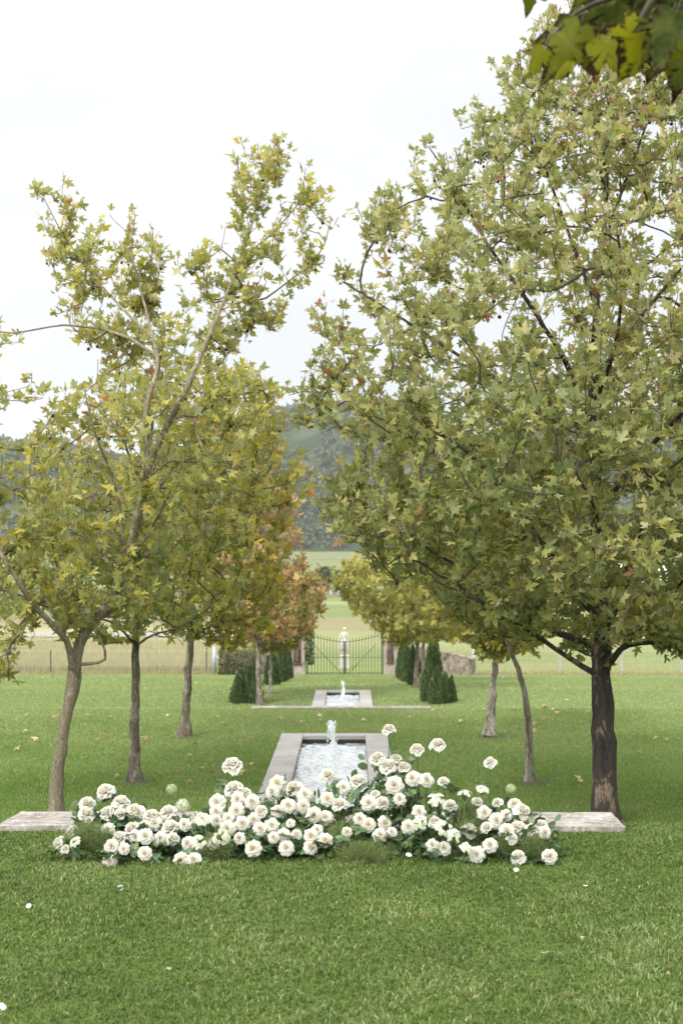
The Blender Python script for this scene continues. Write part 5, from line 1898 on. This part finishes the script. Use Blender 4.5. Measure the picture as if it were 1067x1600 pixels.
fern(640, None, 1140, 46, 7.52, 1500, 'thin airy sprig of fern beside the highest rose stem', 11, .7)
fern(560, None, 1175, 60, 7.55, 1800, 'sparse fern sprig rising before the near fountain', 12, .8)


def umbel(px, py, rp, Y, label, mat, tilt, seed, globe=False, name='lace_flower', cat='lace flower'):
    r = np.random.default_rng(seed)
    q = P(px, py, Y); rad = rp / F * Y
    q[2] = max(q[2], rad)
    root = empty(name, (q[0], q[1], 0), label, cat, 'lacy filler flowers')
    n = 1100
    if globe:
        d = norm(r.normal(size=(n, 3))) * (.75 + .25 * r.random((n, 1)))
        pos = d * rad
    else:
        a = r.uniform(0, 6.28, n); e = np.sqrt(r.random(n))
        # umbellets: clustered florets on a shallow dome
        ca = r.uniform(0, 6.28, 24); ce = np.sqrt(r.random(24)) * .85
        j = r.integers(0, 24, n)
        x = ce[j] * np.cos(ca[j]) + .2 * e * np.cos(a); y = ce[j] * np.sin(ca[j]) + .2 * e * np.sin(a)
        pos = np.stack([x, y, .42 * (1 - x * x - y * y) + r.normal(0, .05, n)], -1) * rad
        d = norm(np.stack([x * .7, y * .7, np.ones(n)], -1))
        tq = Vector(tilt).to_track_quat('Z', 'Y').to_matrix(); tm_ = np.array(tq)
        pos = pos @ tm_.T; d = d @ tm_.T
    star = np.array([[0, 0, .1], [.5, .12, 0], [.12, .5, 0], [-.5, .12, 0], [-.12, .5, 0], [0, -.5, 0]])
    star = np.array([[.5, 0, 0], [.15, .15, 0], [0, .5, 0], [-.15, .15, 0], [-.5, 0, 0], [-.15, -.15, 0], [0, -.5, 0], [.15, -.15, 0]])
    sf = np.array([[0, 1, 7], [1, 2, 3], [3, 4, 5], [5, 6, 7], [1, 3, 5], [1, 5, 7]])
    v, f, at = leaf_cloud(pos, norm(np.cross(d, r.normal(size=(n, 3)))), d, np.full(n, .0068 if not globe else .0062) * r.uniform(.7, 1.2, n), star, sf, .3)
    hd = link('flower_head', np_mesh('flower_head', v, f, mat, at), root); hd.location = (0, 0, q[2])
    b = MB()
    foot = np.array([r.normal(0, .02), .08, -q[2]])
    j0 = np.array([0, .01, -rad * .8]) if globe else -np.array(Vector(tilt).normalized()) * rad * .9
    b.tube([j0, (j0 + foot) / 2 + [0, -.01, 0], foot], [.0016, .002, .0025], 5)
    if not globe:
        for k in range(0, n, 40): b.tube([j0, pos[k]], .0007, 3, False)
    s = b.build('stem', M['stem'], root, True); s.location = (0, 0, q[2])


for k, (px, py, rp, Y, til, lab) in enumerate([
    (682, 1250, 15, 7.22, (0, -.8, 1), 'wide white lace flower in the upper left of the right mound'),
    (726, 1241, 13, 7.25, (0, -.15, 1), 'domed white lace flower seen side-on in the middle of the right mound'),
    (692, 1296, 16, 7.02, (0, -1, .7), 'greenish white lace flower facing forward, centre of the right mound'),
    (708, 1306, 13, 6.98, (.3, -1, .8), 'white lace flower right of the greenish one above the lowest roses'),
    (656, 1286, 13, 7.05, (-.2, -1, .5), 'white lace flower covering a rose at the left of the right mound'),
    (754, 1234, 11, 7.32, (.2, -.5, 1), 'dim white lace flower behind the roses, top of the right mound'),
    (727, 1326, 11, 6.95, (0, -1, .6), 'small cream lace flower low at the foot of the right mound'),
    (320, 1283, 14, 7.10, (0, -.9, .8), 'greenish lace flower between the left mound and the next, upper one'),
    (311, 1316, 13, 7.0, (-.2, -1, .6), 'pale green lace flower low beside the left mound'),
    (346, 1308, 14, 7.0, (.2, -1, .5), 'pale lace flower over the cream rose in the low gap'),
    (118, 1316, 10, 7.02, (-.5, -.7, .6), 'small pale lace flower beside the farthest left rose')]):
    umbel(px, py, rp, Y, lab, M['lace'] if k not in (2, 7, 8) else M['laceg'] if 'laceg' in M else M['lace'], til, 100 + k)
umbel(269, 1234, 10, 7.42, 'round green snowball flower standing above the left mound', M['greenball'], (0, 0, 1), 120, True, 'snowball_flower', 'green flower')
umbel(286, 1259, 12, 7.32, 'round greyish white snowball flower just behind the left mound', M['lace'], (0, 0, 1), 121, True, 'snowball_flower', 'white flower')
umbel(798, 1233, 9, 7.45, 'pale green fluffy flower head behind the right mound roses', M['greenball'], (0, 0, 1), 122, True, 'snowball_flower', 'green flower')


# ------------------------------------------------------------------ air
def haze():
    b = MB(); b.box((0, 760, 62), (3100, 1660, 136))
    m = bpy.data.materials.new('thin_haze'); m.use_nodes = True
    nt = m.node_tree; nt.nodes.clear()
    o = nt.nodes.new('ShaderNodeOutputMaterial'); v = nt.nodes.new('ShaderNodeVolumePrincipled')
    v.inputs['Color'].default_value = (.86, .90, .96, 1)
    v.inputs['Density'].default_value = .00011
    nt.links.new(v.outputs[0], o.inputs['Volume'])
    ob = b.build('haze', m); tag(ob, kind='stuff')


haze()

# ------------------------------------------------------------------ light
SUN_EL, SUN_AZ = R(42), R(212)
w = bpy.data.worlds.new('World'); sc.world = w; w.use_nodes = True
nt = w.node_tree; nt.nodes.clear()
out = nt.nodes.new('ShaderNodeOutputWorld')
sky = nt.nodes.new('ShaderNodeTexSky'); sky.sky_type = 'NISHITA'; sky.sun_disc = False
sky.sun_elevation = SUN_EL; sky.sun_rotation = SUN_AZ
bg1 = nt.nodes.new('ShaderNodeBackground'); bg1.inputs[1].default_value = .1
nt.links.new(sky.outputs[0], bg1.inputs[0])
# overcast cloud deck: brighter towards the zenith, soft grey drifts
tc = nt.nodes.new('ShaderNodeTexCoord')
sp = nt.nodes.new('ShaderNodeSeparateXYZ'); nt.links.new(tc.outputs['Generated'], sp.inputs[0])
def mth(op, a, b=None, c=None):
    n = nt.nodes.new('ShaderNodeMath'); n.operation = op
    for i, v in enumerate((a, b, c)):
        if v is None: continue
        if isinstance(v, (int, float)): n.inputs[i].default_value = v
        else: nt.links.new(v, n.inputs[i])
    return n.outputs[0]


# the deck glows most around the veiled sun, behind the camera's left shoulder, and overhead
dt = nt.nodes.new('ShaderNodeVectorMath'); dt.operation = 'DOT_PRODUCT'
nt.links.new(tc.outputs['Generated'], dt.inputs[0])
dt.inputs[1].default_value = (math.sin(SUN_AZ) * math.cos(SUN_EL), math.cos(SUN_AZ) * math.cos(SUN_EL), math.sin(SUN_EL))
lobe = mth('POWER', mth('MULTIPLY_ADD', dt.outputs['Value'], .5, .5), 2.2)
zen = mth('MAXIMUM', mth('SUBTRACT', sp.outputs['Z'], .30), 0.0)
lum = mth('ADD', mth('MULTIPLY_ADD', lobe, 1.45, .575), mth('MULTIPLY', zen, 1.0))
mp = nt.nodes.new('ShaderNodeMapping'); mp.inputs['Scale'].default_value = (1.0, 1.0, 3.2); nt.links.new(tc.outputs['Generated'], mp.inputs[0])
ns = nt.nodes.new('ShaderNodeTexNoise'); ns.inputs['Scale'].default_value = 2.3; ns.inputs['Detail'].default_value = 6; ns.inputs['Roughness'].default_value = .5
nt.links.new(mp.outputs[0], ns.inputs['Vector'])
cr = ramp(nt, [(.36, (.80, .83, .86)), (.48, (.92, .93, .945)), (.62, (1, 1, 1))], ns.outputs[0])
bg2 = nt.nodes.new('ShaderNodeBackground'); nt.links.new(cr.outputs[0], bg2.inputs[0]); nt.links.new(lum, bg2.inputs[1])
mx = nt.nodes.new('ShaderNodeMixShader'); mx.inputs[0].default_value = .92
nt.links.new(bg1.outputs[0], mx.inputs[1]); nt.links.new(bg2.outputs[0], mx.inputs[2]); nt.links.new(mx.outputs[0], out.inputs[0])

sl = bpy.data.lights.new('sun', 'SUN'); sl.energy = 1.5; sl.angle = R(14); sl.color = (1, .97, .92)
so = bpy.data.objects.new('sun', sl); COL.objects.link(so)
d = Vector((math.sin(SUN_AZ) * math.cos(SUN_EL), math.cos(SUN_AZ) * math.cos(SUN_EL), math.sin(SUN_EL)))
so.rotation_euler = d.to_track_quat('Z', 'Y').to_euler()
so.location = d * 50

sc.view_settings.view_transform = 'Standard'
sc.view_settings.look = 'None'
sc.view_settings.exposure = 0.65
sc.view_settings.gamma = 1
sc.cycles.max_bounces = 8
sc.cycles.diffuse_bounces = 4
sc.cycles.glossy_bounces = 3
sc.cycles.transmission_bounces = 5
sc.cycles.volume_bounces = 1
sc.cycles.sample_clamp_indirect = 6
